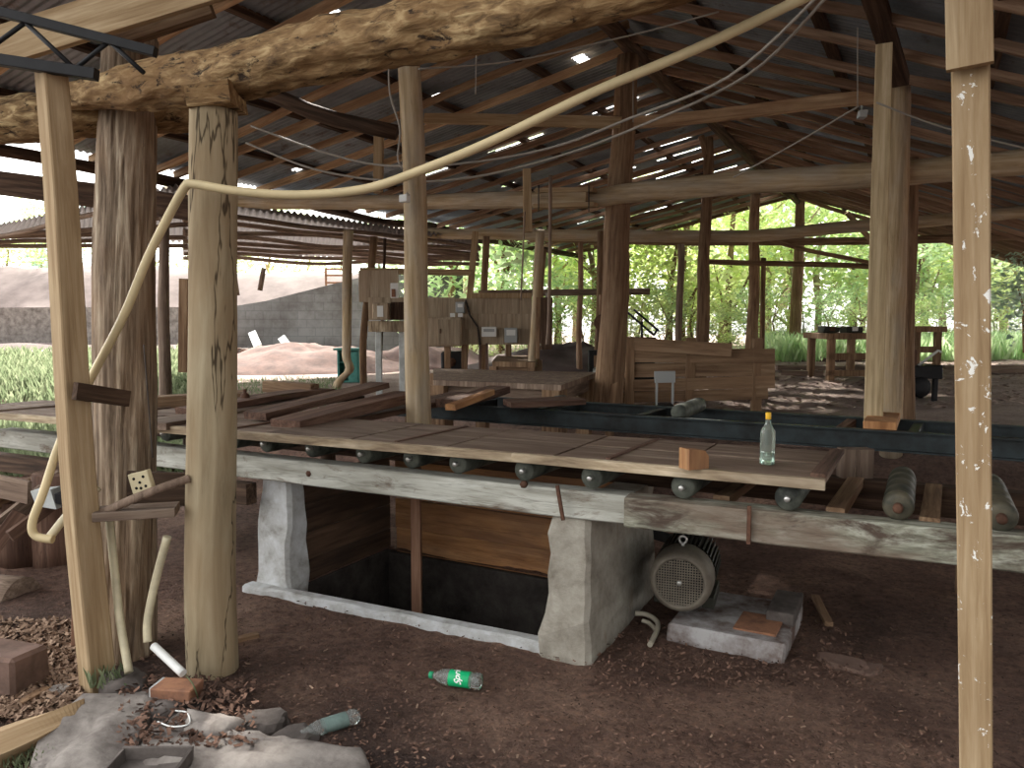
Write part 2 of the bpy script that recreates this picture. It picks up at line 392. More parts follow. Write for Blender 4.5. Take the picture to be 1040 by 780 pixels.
# pale bank skin beyond the wall on the left (earth slope)
mb = MB(); vs = []; NA, ND = 70, 24
for j in range(ND+1):
    for i in range(NA+1):
        px = -140+i*620/NA; d = 17.2+j*12/ND
        if px > 235: d = max(d, 20.5+j*.3)
        p = PZ(px, d, 0); z = H(p.x, p.y)+.06+.22*abs(noise.noise(Vector((p.x*.5, p.y*.5, 1))))*(1 if j else 0)-(0.2 if j == 0 else 0)
        vs.append((p.x, p.y, z))
mb.add(vs, [[j*(NA+1)+i, j*(NA+1)+i+1, (j+1)*(NA+1)+i+1, (j+1)*(NA+1)+i] for j in range(ND) for i in range(NA)], True)
tag(mb.build('trim_1', M['bank']), kind='structure')
# block wall
def poly_wall(name, pts, th, mat, kind=True):
    """pts list of (px, d, ztop); wall from ground to ztop following pts"""
    base = [PZ(p[0], p[1], 0) for p in pts]; org = onground(base[0]); u = (base[-1]-base[0]).normalized(); nrm = Vector((-u.y, u.x, 0))
    m = MB(); vs = []
    for p, q in zip(base, pts):
        s_ = (p-base[0]).dot(u); hb = H(p.x, p.y)-.25-org.z
        vs += [(s_, 0, hb), (s_, 0, q[2]-org.z), (s_, th, q[2]-org.z), (s_, th, hb)]
    fs = []
    for i in range(len(pts)-1):
        a = i*4; b = a+4; fs += [[a, b, b+1, a+1], [a+1, b+1, b+2, a+2], [a+2, b+2, b+3, a+3]]
    fs += [[0, 1, 2, 3], [len(vs)-1, len(vs)-2, len(vs)-3, len(vs)-4]]
    m.add(vs, fs); o = m.build(name, mat)
    mm = Matrix(((u.x, nrm.x, 0, org.x), (u.y, nrm.y, 0, org.y), (0, 0, 1, org.z), (0, 0, 0, 1))); o.matrix_basis = mm
    if kind: tag(o, kind='structure')
    return o
def zt(py, d): return EZ+(325-py)*d/F
poly_wall('wall_back', [(232, 20, zt(312, 20)), (270, 20, zt(306, 20)), (330, 20, zt(291, 20)), (385, 20, zt(278, 20)), (470, 20, zt(280, 20))], .2, M['block'])
poly_wall('strip_left', [(-60, 19.0, zt(313, 19)), (80, 19.0, zt(312, 19)), (225, 19.0, zt(312, 19))], .3, M['stone'])  # low grey strip along the band below the pale slope

# pit walls (a lined sawing pit)
mb = MB()
mb.box((PX0-.12, PY0-.02, -.8), (PX0, PY1+.1, -.005)); mb.box((PX1, PY0-.02, -.8), (PX1+.12, PY1+.1, -.005))
mb.box((PX0, PY1, -.8), (PX1, PY1+.1, -.02)); mb.box((PX0, PY0-.06, -.8), (PX1, PY0-.005, -.03)); mb.box((PX0-.1, PY0, -.9), (PX1+.1, PY1+.1, -.78))
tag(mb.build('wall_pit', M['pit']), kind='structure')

# ---- roof
RX, RZ = -2.72, 4.36; SL, SR = .2, .385
def roofz(x): return RZ-(SL*(RX-x) if x < RX else SR*(x-RX))
def roofpoint(px, py):
    d = ray(px, py); t = .5; prev = None
    while t < 40:
        x, z = d[0]*t, EZ+d[2]*t
        if z > roofz(x)+.12: return (x, d[1]*t)
        t += .02
    return None
holes = []
for (px, py, rx, ry) in ((325, 13, .2, .12), (303, 170, .07, .05), (349, 160, .06, .04), (590, 62, .05, .25), (443, 95, .02, .05), (575, 95, .03, .1), (515, 188, .12, .05), (355, 130, .02, .04), (280, 300, .02, .04)):
    q = roofpoint(px, py)
    if q: holes.append((q[0], q[1], rx, ry))
for px in range(640, 790, 22):
    q = roofpoint(px, 176-(px-640)*.03)
    if q: holes.append((q[0], q[1], .35, .03))
def corrugated(name, mat, x0, x1, y0, y1, zf, hol=(), pitch=.076, amp=.011, nxs=44, sub=5, up=.115):
    n = int((y1-y0)/pitch*sub); m = MB(); vs = []
    for j in range(n+1):
        y = y0+(y1-y0)*j/n
        for i in range(nxs+1):
            x = x0+(x1-x0)*i/nxs
            sag = .02*noise.noise(Vector((x*.7, y*.7, 2)))
            vs.append((x, y, zf(x)+up+amp*math.sin(2*math.pi*y/pitch)+sag))
    fs = []
    for j in range(n):
        for i in range(nxs):
            cx = x0+(x1-x0)*(i+.5)/nxs; cy = y0+(y1-y0)*(j+.5)/n
            if any(((cx-a)/c)**2+((cy-b)/d_)**2 < 1 for a, b, c, d_ in hol): continue
            k = j*(nxs+1)+i; fs.append([k, k+1, k+nxs+2, k+nxs+1])
    m.add(vs, fs, True); o = m.build(name, mat)
    md = o.modifiers.new('thick', 'SOLIDIFY'); md.thickness = .0015
    return tag(o, kind='structure')
YR0, YR1 = 1.0, 19.3  # front edge carried forward out of view to keep sun off the yard
for k in range(13):
    yy = 9.6+k*.76
    for q in range(3): holes.append((-3.5-q*1.35+R.uniform(-.3, .3), yy+R.uniform(-.05, .05), R.uniform(.3, .6), .03))
    if k % 2: holes.append((-1.2+R.uniform(-.8, .8), yy+.3, .35, .02))
holes = [h for h in holes if h[1] > 3]
corrugated('ceiling', M['sheet'], -8.2, RX+.03, YR0, YR1, roofz, holes)
corrugated('ceiling', M['sheet'], RX-.03, 3.6, YR0, YR1, roofz, holes)
# lean-to roof, light sheets far left
lt = [D(186, 205, 9.6), D(486, 247, 14), D(486, 268, 17), D(186, 262, 13.4)]
lt2 = [D(-30, 240, 10.8), D(190, 192, 9.2), D(190, 250, 12.6), D(-60, 247, 12.5)]
def quadsheet(q, n, k, off=0.0):
    m = MB(); vs = []
    for j in range(n+1):
        a = q[0].lerp(q[1], j/n); b = q[3].lerp(q[2], j/n)
        for i in range(k+1):
            p = a.lerp(b, i/k); vs.append((p.x, p.y, p.z+off+.02*math.sin(j*math.pi/2.5)))
    m.add(vs, [[j*(k+1)+i, j*(k+1)+i+1, (j+1)*(k+1)+i+1, (j+1)*(k+1)+i] for j in range(n) for i in range(k)], True); return m
o = quadsheet(lt, 260, 6, .07).build('ceiling', M['transl']); o.modifiers.new('t', 'SOLIDIFY').thickness = .002; tag(o, kind='structure')
o = quadsheet(lt2, 200, 6, .07).build('ceiling', M['transl']); o.modifiers.new('t', 'SOLIDIFY').thickness = .002; tag(o, kind='structure')
for q, nb in ((lt, 8), (lt2, 5)):
    for i in range(nb):
        t = (i+.5)/nb; a = q[0].lerp(q[3], t); b = q[1].lerp(q[2], t)
        member('lean_to_batten', a-Vector((0, 0, .05)), b-Vector((0, 0, .05)), .034, .034, M['grey'], 'thin grey pole under the light sheets of the low lean-to roof', 'roof batten', 'battens of the lean-to', ref=(0, 0, 1), round_=True, wob=.04, seg=8)

# ---- battens and purlins under the main roof
def batten(side, y, j):
    mats = (M['battenl'], M['batten']); dz = R.uniform(-.01, .01)
    if side < 0:
        P0 = Vector((RX+.1, y, roofz(RX)+.01)); P1 = Vector((-8.15, y+R.uniform(-.12, .12), roofz(-8.15)+.02)); mt = M['battenl'] if y < 9 else M['batten']
        lb = 'rough tan batten running down the left roof slope'; g = 'battens of the left slope'
    else:
        P0 = Vector((RX-.1, y+.12, roofz(RX)+.01)); P1 = Vector((3.5, y+.12+R.uniform(-.12, .12), roofz(3.5)+.02)); mt = M['batten']
        lb = 'reddish sawn batten running down the right roof slope'; g = 'battens of the right slope'
    member('roof_batten', P0, P1, .035+R.uniform(-.006, .008), .028+R.uniform(-.004, .004), mt, lb, 'roof batten', g, ref=(0, 0, 1), wob=.03, n=16)
y = 1.2; j = 0
while y < 19.2:
    batten(1, y, j); 
    if j % 1 == 0: batten(-1, y+R.uniform(-.1, .1), j)
    y += .6; j += 1
for x, sd in ((-3.75, 'left'), (-4.9, 'left'), (-6.1, 'left'), (-7.2, 'left'), (-1.75, 'right'), (-.75, 'right'), (.3, 'right'), (1.4, 'right'), (2.5, 'right')):
    member('roof_purlin', (x, YR0+.05, roofz(x)+.072), (x+R.uniform(-.1, .1), YR1-.05, roofz(x)+.072), .033, .04, M['dark'],
           'dark timber purlin running front to back under the %s roof slope' % sd, 'roof purlin', 'purlins of the %s slope' % sd, ref=(0, 0, 1), wob=.02, n=30)
member('ridge_pole', (RX, YR0+.1, RZ-.1), (RX, YR1-.1, RZ-.1), .075, .075, M['dark'], 'dark round ridge pole running back along the peak of the roof', 'ridge pole', round_=True, rough=.08, wob=.05, n=60)
for x0, l1 in ((-8.12, 'left'), (3.52, 'right')):
    member('eave_pole', (x0, YR0+.1, roofz(x0)-.06), (x0, YR1-.1, roofz(x0)-.06), .065, .065, M['dark'], 'dark pole carrying the %s eave of the roof' % l1, 'eave pole', round_=True, rough=.06, wob=.05, n=50)

# ---- cross beams
def pathmember(name, pts, rs, mat, label, cat, seg=16, rough=.05, nscale=4, group=None, fine=0):
    """log whose centre line follows pts"""
    pts = [Vector(p) for p in pts]; o = Vector(pts[0]); base = frame(pts[0], pts[-1], (0, 0, 1)); inv = base.inverted()
    lp = [inv @ p for p in pts]; L = lp[-1].z; n = max(8, int(L/(.025 if fine else .07))); seed = R.uniform(0, 500); m = MB(); vs = []
    for i in range(n+1):
        z = L*i/n; k = 0
        while k < len(lp)-2 and lp[k+1].z < z: k += 1
        t = (z-lp[k].z)/max(1e-6, lp[k+1].z-lp[k].z); t2 = t*t*(3-2*t)*.5+t*.5
        c = lp[k].lerp(lp[k+1], t2); r = rs[k]*(1-t)+rs[k+1]*t
        for q in range(seg):
            an = 2*math.pi*q/seg; cs, sn = math.cos(an), math.sin(an)
            w = 1+rough*2*noise.noise(Vector((cs*1.2+seed, sn*1.2, z*nscale)))+rough*noise.noise(Vector((cs*3+seed, sn*3, z*nscale*4)))
            if fine: w += fine*(noise.noise(Vector((cs*5+seed, sn*5, z*9)))-.8*abs(noise.noise(Vector((cs*7, sn*7+seed, z*5)))))
            vs.append((c.x+r*w*cs, c.y+r*w*sn, z))
    fs = [[i*seg+k, i*seg+(k+1) % seg, (i+1)*seg+(k+1) % seg, (i+1)*seg+k] for i in range(n) for k in range(seg)]
    m.add(vs, fs, True); m.f += [[k for k in range(seg)][::-1], [n*seg+k for k in range(seg)]]; m.sm += [False]*2
    ob = m.build(name, mat); ob.matrix_basis = base; return tag(ob, label, cat, group)
pathmember('tie_log', [PY(70, 98, 2.4), PY(150, 86, 2.4), PY(230, 78, 2.4), PY(320, 52, 2.4), PY(425, 30, 2.4), PY(530, 12, 2.4), PY(640, -18, 2.4), PY(760, -55, 2.4)],
           [.062, .105, .11, .115, .115, .11, .1, .1], M['log'], 'thick rough barkless log across the top of the near opening', 'log beam', seg=64, rough=.10, nscale=3, fine=.05)
pathmember('tie_log', [D(-40, 128, 4.1), D(60, 116, 4.0), D(200, 112, 4.2)], [.12, .115, .10], M['log'], 'pale rough log ending behind the leaning square post at upper left', 'log beam', seg=48, rough=.12, fine=.05)
pathmember('cross_beam', [PY(170, 195, 7.3), PY(280, 206, 7.3), PY(430, 205, 7.3), PY(520, 203, 7.25), PY(600, 202, 7.2), PY(655, 194, 7.2), PY(780, 184, 7.2), PY(900, 177, 7.2), PY(1060, 163, 7.2)],
           [.09, .085, .085, .09, .085, .10, .105, .105, .10], M['pale'], 'long crooked round beam crossing mid shed from the ridge post to the right', 'cross beam', rough=.05)
pathmember('cross_beam', [PY(200, 225, 11.2), PY(360, 236, 11.2), PY(500, 238, 11.2), PY(640, 240, 11.2), PY(760, 240, 11.2), PY(883, 229, 11.2), PY(1060, 214, 11.2)],
           [.09, .09, .09, .09, .085, .08, .08], M['pale'], 'lower round beam crossing behind the ridge post in the middle of the shed', 'cross beam', rough=.04)
pathmember('cross_beam', [PY(560, 243, 15), PY(700, 246, 15), PY(860, 245, 15), PY(1060, 240, 15)], [.07]*4, M['mid'], 'furthest thin brown beam under the far end of the roof', 'cross beam', rough=.04)
member('collar_tie', PY(432, 121, 7.3), PY(632, 124, 7.3), .055, .035, M['sawn'], 'sawn collar plank left of the ridge post', 'collar tie', ref=(0, 0, 1), wob=.02)
member('collar_tie', PY(632, 124, 7.38), PY(890, 99, 7.38), .055, .035, M['battenl'], 'sawn collar plank rising to the right of the ridge post', 'collar tie', ref=(0, 0, 1), wob=.02)
member('roof_brace', D(258, 86, 5.6), D(404, 133, 5.6), .055, .055, M['dark'], 'dark curved pole slung below the roof left of the pale pole', 'brace', ref=(0, 0, 1), round_=True, bends=[(.5, -.06, 0, .4)])
member('roof_brace', D(882, -20, 4.7), D(914, 82, 5.6), .06, .045, M['dark'], 'dark timber sloping down onto the sawn post at right', 'brace')
member('eave_board', D(-30, 182, 7.4), D(198, 212, 7.0), .11, .03, M['dark'], 'dark board under the left eave, crossing behind the bark trunk', 'eave board', ref=(0, 0, 1))
member('thin_rail', D(366, 275, 10.3), D(480, 277, 10.3), .04, .03, M['sawn'], 'sawn rail above the switch boards', 'rail', ref=(0, 0, 1))
member('thin_rail', D(486, 298, 10.8), D(660, 296, 10.6), .045, .035, M['grey'], 'grey rail running behind the ridge post above the saw', 'rail', ref=(0, 0, 1), round_=True)
member('thin_rail', D(715, 267, 14.3), D(905, 272, 14.6), .05, .05, M['mid'], 'brown rail tied between the far posts', 'rail', ref=(0, 0, 1), round_=True, wob=.03)
member('thin_rail', D(770, 240, 14.2), D(902, 272, 14.4), .04, .04, M['mid'], 'thin pole slanting down between the far posts', 'rail', ref=(0, 0, 1), round_=True, wob=.03)
member('thin_rail', D(860, 216, 12), D(884, 243, 12), .035, .03, M['sawn'], 'short sawn stick slanting beside the sawn post', 'rail')

# ---- posts
def post(name, bot, top, d0, d1, w0, w1, mat, label, round_=True, ground=True, cat='post', **kw):
    P1 = D(top[0], top[1], d1); P0 = D(bot[0], bot[1], d0)
    if ground:   # extend straight down to the ground
        v = (P0-P1).normalized()
        for _ in range(400):
            if P0.z <= H(P0.x, P0.y)-.04: break
            P0 = P0+v*.02
    a, a1 = wpx(w0, d0), wpx(w1, d1)
    k = {'ref': (CY, SY, 0)}; k.update(kw)
    b = k.pop('b', a); b1 = k.pop('b1', b if not round_ else a1)
    return member(name, P0, P1, a, b, mat, label, cat, round_=round_, a1=a1, b1=b1, **k)
tp = post('trunk_post', (124, 688), (134, 40), 3.45, 4.15, 66, 52, M['bark'], 'thick deeply furrowed bark trunk standing at left between two posts', rough=.04, wob=.015, seg=110, n=110, bends=[(.55, -.02, 0, .2)], nscale=2)
for v in tp.data.vertices:      # deep vertical furrows in the bark
    r_ = math.hypot(v.co.x, v.co.y); a_ = math.atan2(v.co.y, v.co.x)
    if r_ > .02:
        k_ = abs(noise.noise(Vector((math.cos(a_)*5, math.sin(a_)*5, v.co.z*.9))))+.5*abs(noise.noise(Vector((math.cos(a_)*12, math.sin(a_)*12, v.co.z*2))))
        f_ = 1-.26*max(0, .42-k_*1.6)
        v.co.x *= f_; v.co.y *= f_
post('trunk_post', (214, 690), (216, 112), 3.3, 3.3, 51, 45, M['smooth'], 'smooth pale peeled trunk with a long crack, right of the bark trunk', rough=.03, wob=.012, seg=40, n=70, nscale=1.5, bends=[(0, .012, 0, .12)])
st = bpy.context.scene.collection.objects[-1]

member('bearing_block', D(198, 104, 3.3), D(242, 99, 3.3), .045, .1, M['log'], 'short wood block between the pale trunk and the log above', 'block', ref=(0, 0, 1), rough=.1)
# leaning square post at far left: pale narrow face, dark wide face
sq = post('square_post', (99, 690), (50, 72), 3.12, 3.05, 28, 23, M['sawn'], 'leaning square sawn post at far left below the steel truss', round_=False, ref=(math.cos(YAW+.98), math.sin(YAW+.98), 0), b=.05, b1=.042, n=14, wob=.01)
post('pale_pole', (427, 432), (415, 53), 5.15, 5.0, 27, 22, M['pale'], 'pale peeled pole with bleached top rising behind the plank deck', wob=.015, rough=.02, seg=18)
post('ridge_post', (618, 408), (637, 58), 7.7, 7.8, 31, 21, M['mid'], 'tall crooked round post under the ridge beside the plank partition', wob=.03, rough=.05, seg=18, bends=[(.75, .03, 0, .12)])
post('sawn_post', (887, 428), (898, 46), 4.85, 4.85, 18, 15, M['sawn_lit'], 'sawn square post standing on the rear carriage rail beside a round trunk', round_=False, ground=False, b=.04, ref=(math.cos(YAW-.45), math.sin(YAW-.45), 0))
post('trunk_post', (904, 440), (914, 82), 6.3, 6.3, 22, 18, M['pale'], 'cracked round trunk post close behind the sawn post at right', wob=.02, rough=.05, seg=18)
post('trunk_post', (922, 400), (926, 160), 6.9, 6.9, 15, 15, M['mid'], 'slim dark round post just right of the cracked trunk post', wob=.02, rough=.05)
post('near_post', (991, 775), (984, 30), 2.38, 2.38, 30, 33, M['sawnw'], 'white spattered sawn post in the right foreground', round_=False, b=.038, ref=(math.cos(YAW-.56), math.sin(YAW-.545), 0), n=30, wob=.005)
t = D(985, 70, 2.34); member('lapped_plank', D(985, 68, 2.31), D(983, -60, 2.31), .060, .018, M['sawn'], 'short wide sawn plank nailed over the top of the right foreground post', 'plank', ref=(math.cos(YAW-.545), math.sin(YAW-.545), 0))
post('forked_post', (712, 345), (719, 140), 11.1, 11.1, 14, 10, M['mid'], 'brown post with a forked top under the ridge', wob=.04, rough=.06)  # far posts in lighter brown, the paleness of distance put into their colour
member('post_fork', D(719, 160, 11.1), D(712, 138, 11.1), .06, .06, M['mid'], 'stub branch leaning out of the top of the forked post', 'branch', round_=True, a1=.045, b1=.045)
post('far_post', (763, 345), (769, 197), 14.4, 14.4, 12, 10, M['mid'], 'brown straight post behind the plank partition, first of the far pair', wob=.04, rough=.06)
post('far_post', (774, 345), (775, 262), 14.6, 14.6, 5, 5, M['mid'], 'short thin stake behind the plank partition', wob=.02)
post('far_post', (808, 362), (814, 202), 18, 18, 12, 9, M['mid'], 'furthest round post under the end of the ridge', wob=.05, rough=.06)
post('thin_pole', (349, 392), (355, 234), 11, 11, 9, 10, M['pale'], 'slim pale pole kinked near its foot beside the teal cabinet', wob=.02, bends=[(.14, .09, 0, .05), (0, -.12, 0, .12)], rough=.04, n=40)
post('thin_pole', (370, 390), (378, 240), 11.2, 11.2, 7, 8, M['mid'], 'slim brown pole right of the teal cabinet', wob=.04, rough=.05)
post('thin_pole', (168, 398), (164, 212), 9.9, 9.9, 13, 9, M['grey'], 'grey crooked pole seen between the bark trunk and the smooth trunk', wob=.03, rough=.05)
post('thin_pole', (388, 330), (391, 242), 10.6, 10.6, 3, 3, M['dark'], 'very thin dark rod above the left switch board', wob=.0)
post('thin_pole', (477, 303), (483, 235), 10.6, 10.6, 7, 6, M['sawn'], 'sawn stick bracing the left edge of the big switch board', round_=False)
post('thin_pole', (491, 345), (493, 240), 11.3, 11.3, 7, 7, M['mid'], 'brown stake behind the big switch board', wob=.02)
post('thin_pole', (541, 352), (549, 236), 8.8, 8.8, 8, 9, M['pale'], 'leaning peeled pole beside the dark hanging board', wob=.02)
post('thin_pole', (547, 345), (552, 253), 9.4, 9.4, 5, 5, M['mid'], 'thin brown stake behind the leaning peeled pole', wob=.02)
post('thin_pole', (588, 345), (591, 246), 13, 13, 6, 5, M['batten'], 'reddish crooked pole beyond the saw', wob=.05, rough=.08)
post('thin_pole', (606, 372), (610, 235), 9.6, 9.6, 8, 7, M['mid'], 'brown post with a metal collar behind the saw table', wob=.02)
post('thin_pole', (687, 345), (690, 248), 14.6, 14.6, 7, 7, M['grey'], 'grey slim pole standing behind the partition, left of the forked post', wob=.04)
post('king_post', (384, 196), (385, 126), 7.25, 7.25, 9, 9, M['sawn'], 'short sawn king post on the mid beam left of the pale pole', round_=False, ground=False, cat='king post')
post('king_post', (536, 236), (535, 172), 7.2, 7.2, 9, 8, M['sawn'], 'short sawn king post hanging through the mid beam', round_=False, ground=False, cat='king post')
member('loose_board', D(186, 378, 3.9), D(187, 283, 3.9), .022, .012, M['mid'], 'narrow reddish board hanging upright left of the smooth trunk', 'board', ref=(CY, SY, 0))
# splice clamp on beam
t = thing('splice_clamp', 'wooden splice with wire ties around the mid beam left of the ridge post', 'clamp', PY(545, 202, 7.05))
def sub(name, P0, P1, a, b, mat, parent, **kw): return member(name, P0, P1, a, b, mat, parent=parent, **kw)
sub('clamp_plank', PY(546, 194, 7.04), PY(604, 193, 7.04), .022, .06, M['sawn'], t, ref=(0, 0, 1)); sub('clamp_plank', PY(544, 210, 7.04), PY(605, 208, 7.04), .022, .06, M['sawn'], t, ref=(0, 0, 1))
sub('clamp_plank', PY(550, 202, 7.04), PY(596, 201, 7.04), .055, .03, M['pale'], t, ref=(0, 0, 1))
for px in (547, 598): sub('tie_wire', PY(px, 188, 6.96), PY(px, 215, 6.96), .007, .007, M['wiredark'], t, round_=True, seg=6)

# ---- steel truss at top left
t = thing('steel_truss', 'black steel lattice truss at the upper left corner', 'truss', D(-30, 30, 3.0))
for a, b, r in (((-40, 2), (158, 53), .022), ((-40, 55), (98, 76), .026)): sub('chord', D(*a, 3.0), D(*b, 3.0), r*.8, r*.8, M['black'], t, ref=(0, 0, 1))
for a, b in (((-20, 56), (27, 22)), ((27, 24), (76, 70)), ((76, 70), (111, 42)), ((111, 42), (146, 74))): sub('web_bar', D(*a, 3.0), D(*b, 3.0), .009, .009, M['black'], t, round_=True, seg=8)
member('loose_board', D(-40, 60, 3.8), D(225, -22, 3.6), .09, .018, M['sawn'], 'wide pale board slanting under the roof at the top left corner', 'board', ref=(0, 0, 1))
member('loose_board', D(115, 42, 3.9), D(215, 8, 3.9), .04, .03, M['mid'], 'short brown board below the wide pale board at top left', 'board', ref=(0, 0, 1))

# ================================================================= SAW BED
def bedz(px, z, y): return None
A = G(-60, 452, .66); 
member('bed_timber', (-5.75, 3.06, .722), (-1.12, 3.20, .722), .064, .06, M['white'], 'long whitewashed timber resting on the two concrete piers', 'timber beam', ref=(0, 0, 1), wob=.004, n=40, rough=.02)
member('bed_timber', (-1.12, 3.145, .722), (2.6, 3.40, .718), .066, .06, M['mottled'], 'mottled grey timber carrying on to the right above the motor', 'timber beam', ref=(0, 0, 1), wob=.006, n=40, rough=.03)
member('bed_timber', (-5.75, 3.95, .72), (2.6, 4.05, .72), .07, .05, M['dark'], 'dark inner timber behind the rollers', 'timber beam', ref=(0, 0, 1), wob=.004, n=30)
member('bed_timber', (-5.9, 2.98, .56), (-3.36, 3.1, .56), .06, .04, M['dark'], 'dark bar under the whitewashed timber at far left', 'timber beam', ref=(0, 0, 1))  # dark bar filling the black band below the front timber
for i, px in enumerate((570, 762)):
    p = PY(px, 530, 3.13); member('iron_strap', (p.x, 3.105-.02*(i == 0), .81), (p.x+(.03 if i == 0 else 0), 3.105-.02*(i == 0), .655), .008, .006, M['rust'],
                                 ('thin iron strap over the joint above the right pier', 'thin dark iron strap on the mottled timber')[i], 'iron strap')
for px, py, lb in ((314, 481, 'rusty bolt head in the whitewashed timber above the pit, left one'), (532, 492, 'rusty bolt head in the whitewashed timber above the pit, right one')):
    p = PY(px, py, 3.09); MB().lathe([(.012, -.012), (.018, -.010), (.018, .008), (.006, .012)], 6, Matrix.Rotation(math.pi/2, 4, 'X')).build('bolt_head', M['rust'], loc=(p.x, 3.09, p.z)); tag(bpy.context.scene.collection.objects[-1], lb, 'bolt')
# piers
def pier(bl, br, tl, tr, y0, y1, mat, label, zt_):
    m = MB(); n = 8; vs = []
    for i in range(n+1):
        t = i/n; xl = bl+(tl-bl)*t; xr = br+(tr-br)*t; z = -.1+(zt_+.1)*t; yy = y0+.05*t
        e = .02
        ring = [(xl+e, yy), (xr-e, yy), (xr, yy+e), (xr, y1-e), (xr-e, y1), (xl+e, y1), (xl, y1-e), (xl, yy+e)]
        for (x, y) in ring:
            k = noise.noise(Vector((x*6, y*6, z*6)))*.022; vs.append((x+k, y+k, z))
    fs = [[i*8+k, i*8+(k+1) % 8, (i+1)*8+(k+1) % 8, (i+1)*8+k] for i in range(n) for k in range(8)]
    m.add(vs, fs); m.f += [list(range(8))[::-1], [n*8+k for k in range(8)]]; m.sm += [False]*2
    o = m.build('concrete_pier', mat); return tag(o, label, 'pier')
def X(px, py, y): return PY(px, py, y).x
pier(X(254, 598, 3.12), X(294, 600, 3.12), X(264, 488, 3.16), X(291, 488, 3.16), 3.12, 3.30, M['concretew'], 'whitewashed tapering pier at the left end of the pit', .66)
pier(X(543, 655, 3.10), X(597, 667, 3.10), X(562, 520, 3.16), X(600, 520, 3.16), 3.10, 4.1, M['concrete'], 'bare concrete tapering pier at the right end of the pit', .66)
# kerb lip
m = MB(); a = G(250, 599); b = G(598, 668); n = 40; vs = []
for i in range(n+1):
    p = a.lerp(b, i/n); w = noise.noise(Vector((p.x*5, 0, 0)))*.012
    vs += [(p.x, p.y-.03+w, -.05), (p.x, p.y-.028+w, .028+w), (p.x, p.y-.01, .038+w), (p.x, p.y+.05, .036), (p.x, p.y+.062, .02), (p.x, p.y+.065, -.05)]
m.add(vs, [[i*6+k, (i+1)*6+k, (i+1)*6+k+1, i*6+k+1] for i in range(n) for k in range(5)]); m.f += [[0, 1, 2, 3, 4, 5][::-1], [n*6+k for k in range(6)]]; m.sm += [False]*2
tag(m.build('concrete_kerb', M['concretew']), 'whitewashed concrete kerb along the front of the pit', 'kerb')
# plank screen behind the pit
t = thing('pit_screen', 'orange board screen closing the back of the pit', 'board screen', (-2.3, 4.15, 0))
zz = .62
for i, h in enumerate((.10, .17, .20, .20)):
    sub('board', (-3.12, 4.14+.01*(i % 2), zz-h/2), (-1.5, 4.14+.01*(i % 2), zz-h/2), h/2-.003, .011, M['orange'], t, ref=(0, 0, 1), n=8); zz -= h
p = PY(423, 560, 3.75)
member('pit_brace', (p.x, 3.75, .66), (p.x, 3.75, -.78), .03, .035, M['brace'], 'upright reddish brace standing in the pit', 'brace', ref=(CY, SY, 0))
t = thing('pit_lining', 'dark brown board lining closing the left end of the pit', 'board lining', (-3.2, 3.7, 0))
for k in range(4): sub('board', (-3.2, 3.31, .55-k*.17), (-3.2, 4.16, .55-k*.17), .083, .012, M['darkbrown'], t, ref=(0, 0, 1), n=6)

# rollers
def roller(px, first=[None]):
    p = PY(px, 480, 3.2); rad = .052
    m = MB().lathe([(.012, 0), (rad-.006, 0), (rad, .008), (rad, .62), (rad-.006, .63), (.012, .63)], 22, Matrix.Rotation(-math.pi/2, 4, 'X'))
    o = thing('roller', None, 'roller', (p.x, 3.15, .848)); m.build('drum', M['roller'], o)
    MB().lathe([(.008, -.03), (.012, -.028), (.012, .0), (.008, .69)], 10, Matrix.Rotation(-math.pi/2, 4, 'X')).build('axle', M['bolt'], o)
    if not first[0]:
        sm_ = 0
    tag(o, 'dark steel roller between the plank deck and the front timber', 'roller', 'small rollers under the plank deck'); return o
for px in (176, 244, 277, 323, 375, 423, 470, 537, 605, 697, 803): roller(px)
for px, lb in ((913, 'worn grooved log roller left of the spattered foreground post'), (1016, 'worn grooved log roller right of the spattered foreground post')):
    p = PY(px, 505, 3.3); prof = [(.02, .0), (.045, 0), (.054, .012)]
    for k in range(12): z = .03+k*.045; g = .010 if k % 3 == 1 else 0; prof += [(.056-g, z), (.056-g, z+.02)]
    prof += [(.052, .62), (.02, .62)]
    o = thing('log_roller', lb, 'roller', (p.x, 3.22, .842)); MB().lathe(prof, 26, Matrix.Rotation(-math.pi/2, 4, 'X')).build('drum', M['rollerl'], o)
    MB().lathe([(.01, -.04), (.018, -.035), (.018, .02), (.01, .68)], 10, Matrix.Rotation(-math.pi/2, 4, 'X')).build('axle', M['rust'], o)
for px, lb in ((945, 'flat cross sleeper between the two grooved log rollers'), (850, 'cross sleeper beyond the end of the deck'), (735, 'cross sleeper under the bottle end of the deck')):
    p = PY(px, 505, 3.3); member('cross_sleeper', (p.x, 3.25, .785), (p.x+.02, 4.0, .775), .035, .022, M['mid'], lb, 'sleeper', ref=(1, 0, 0))
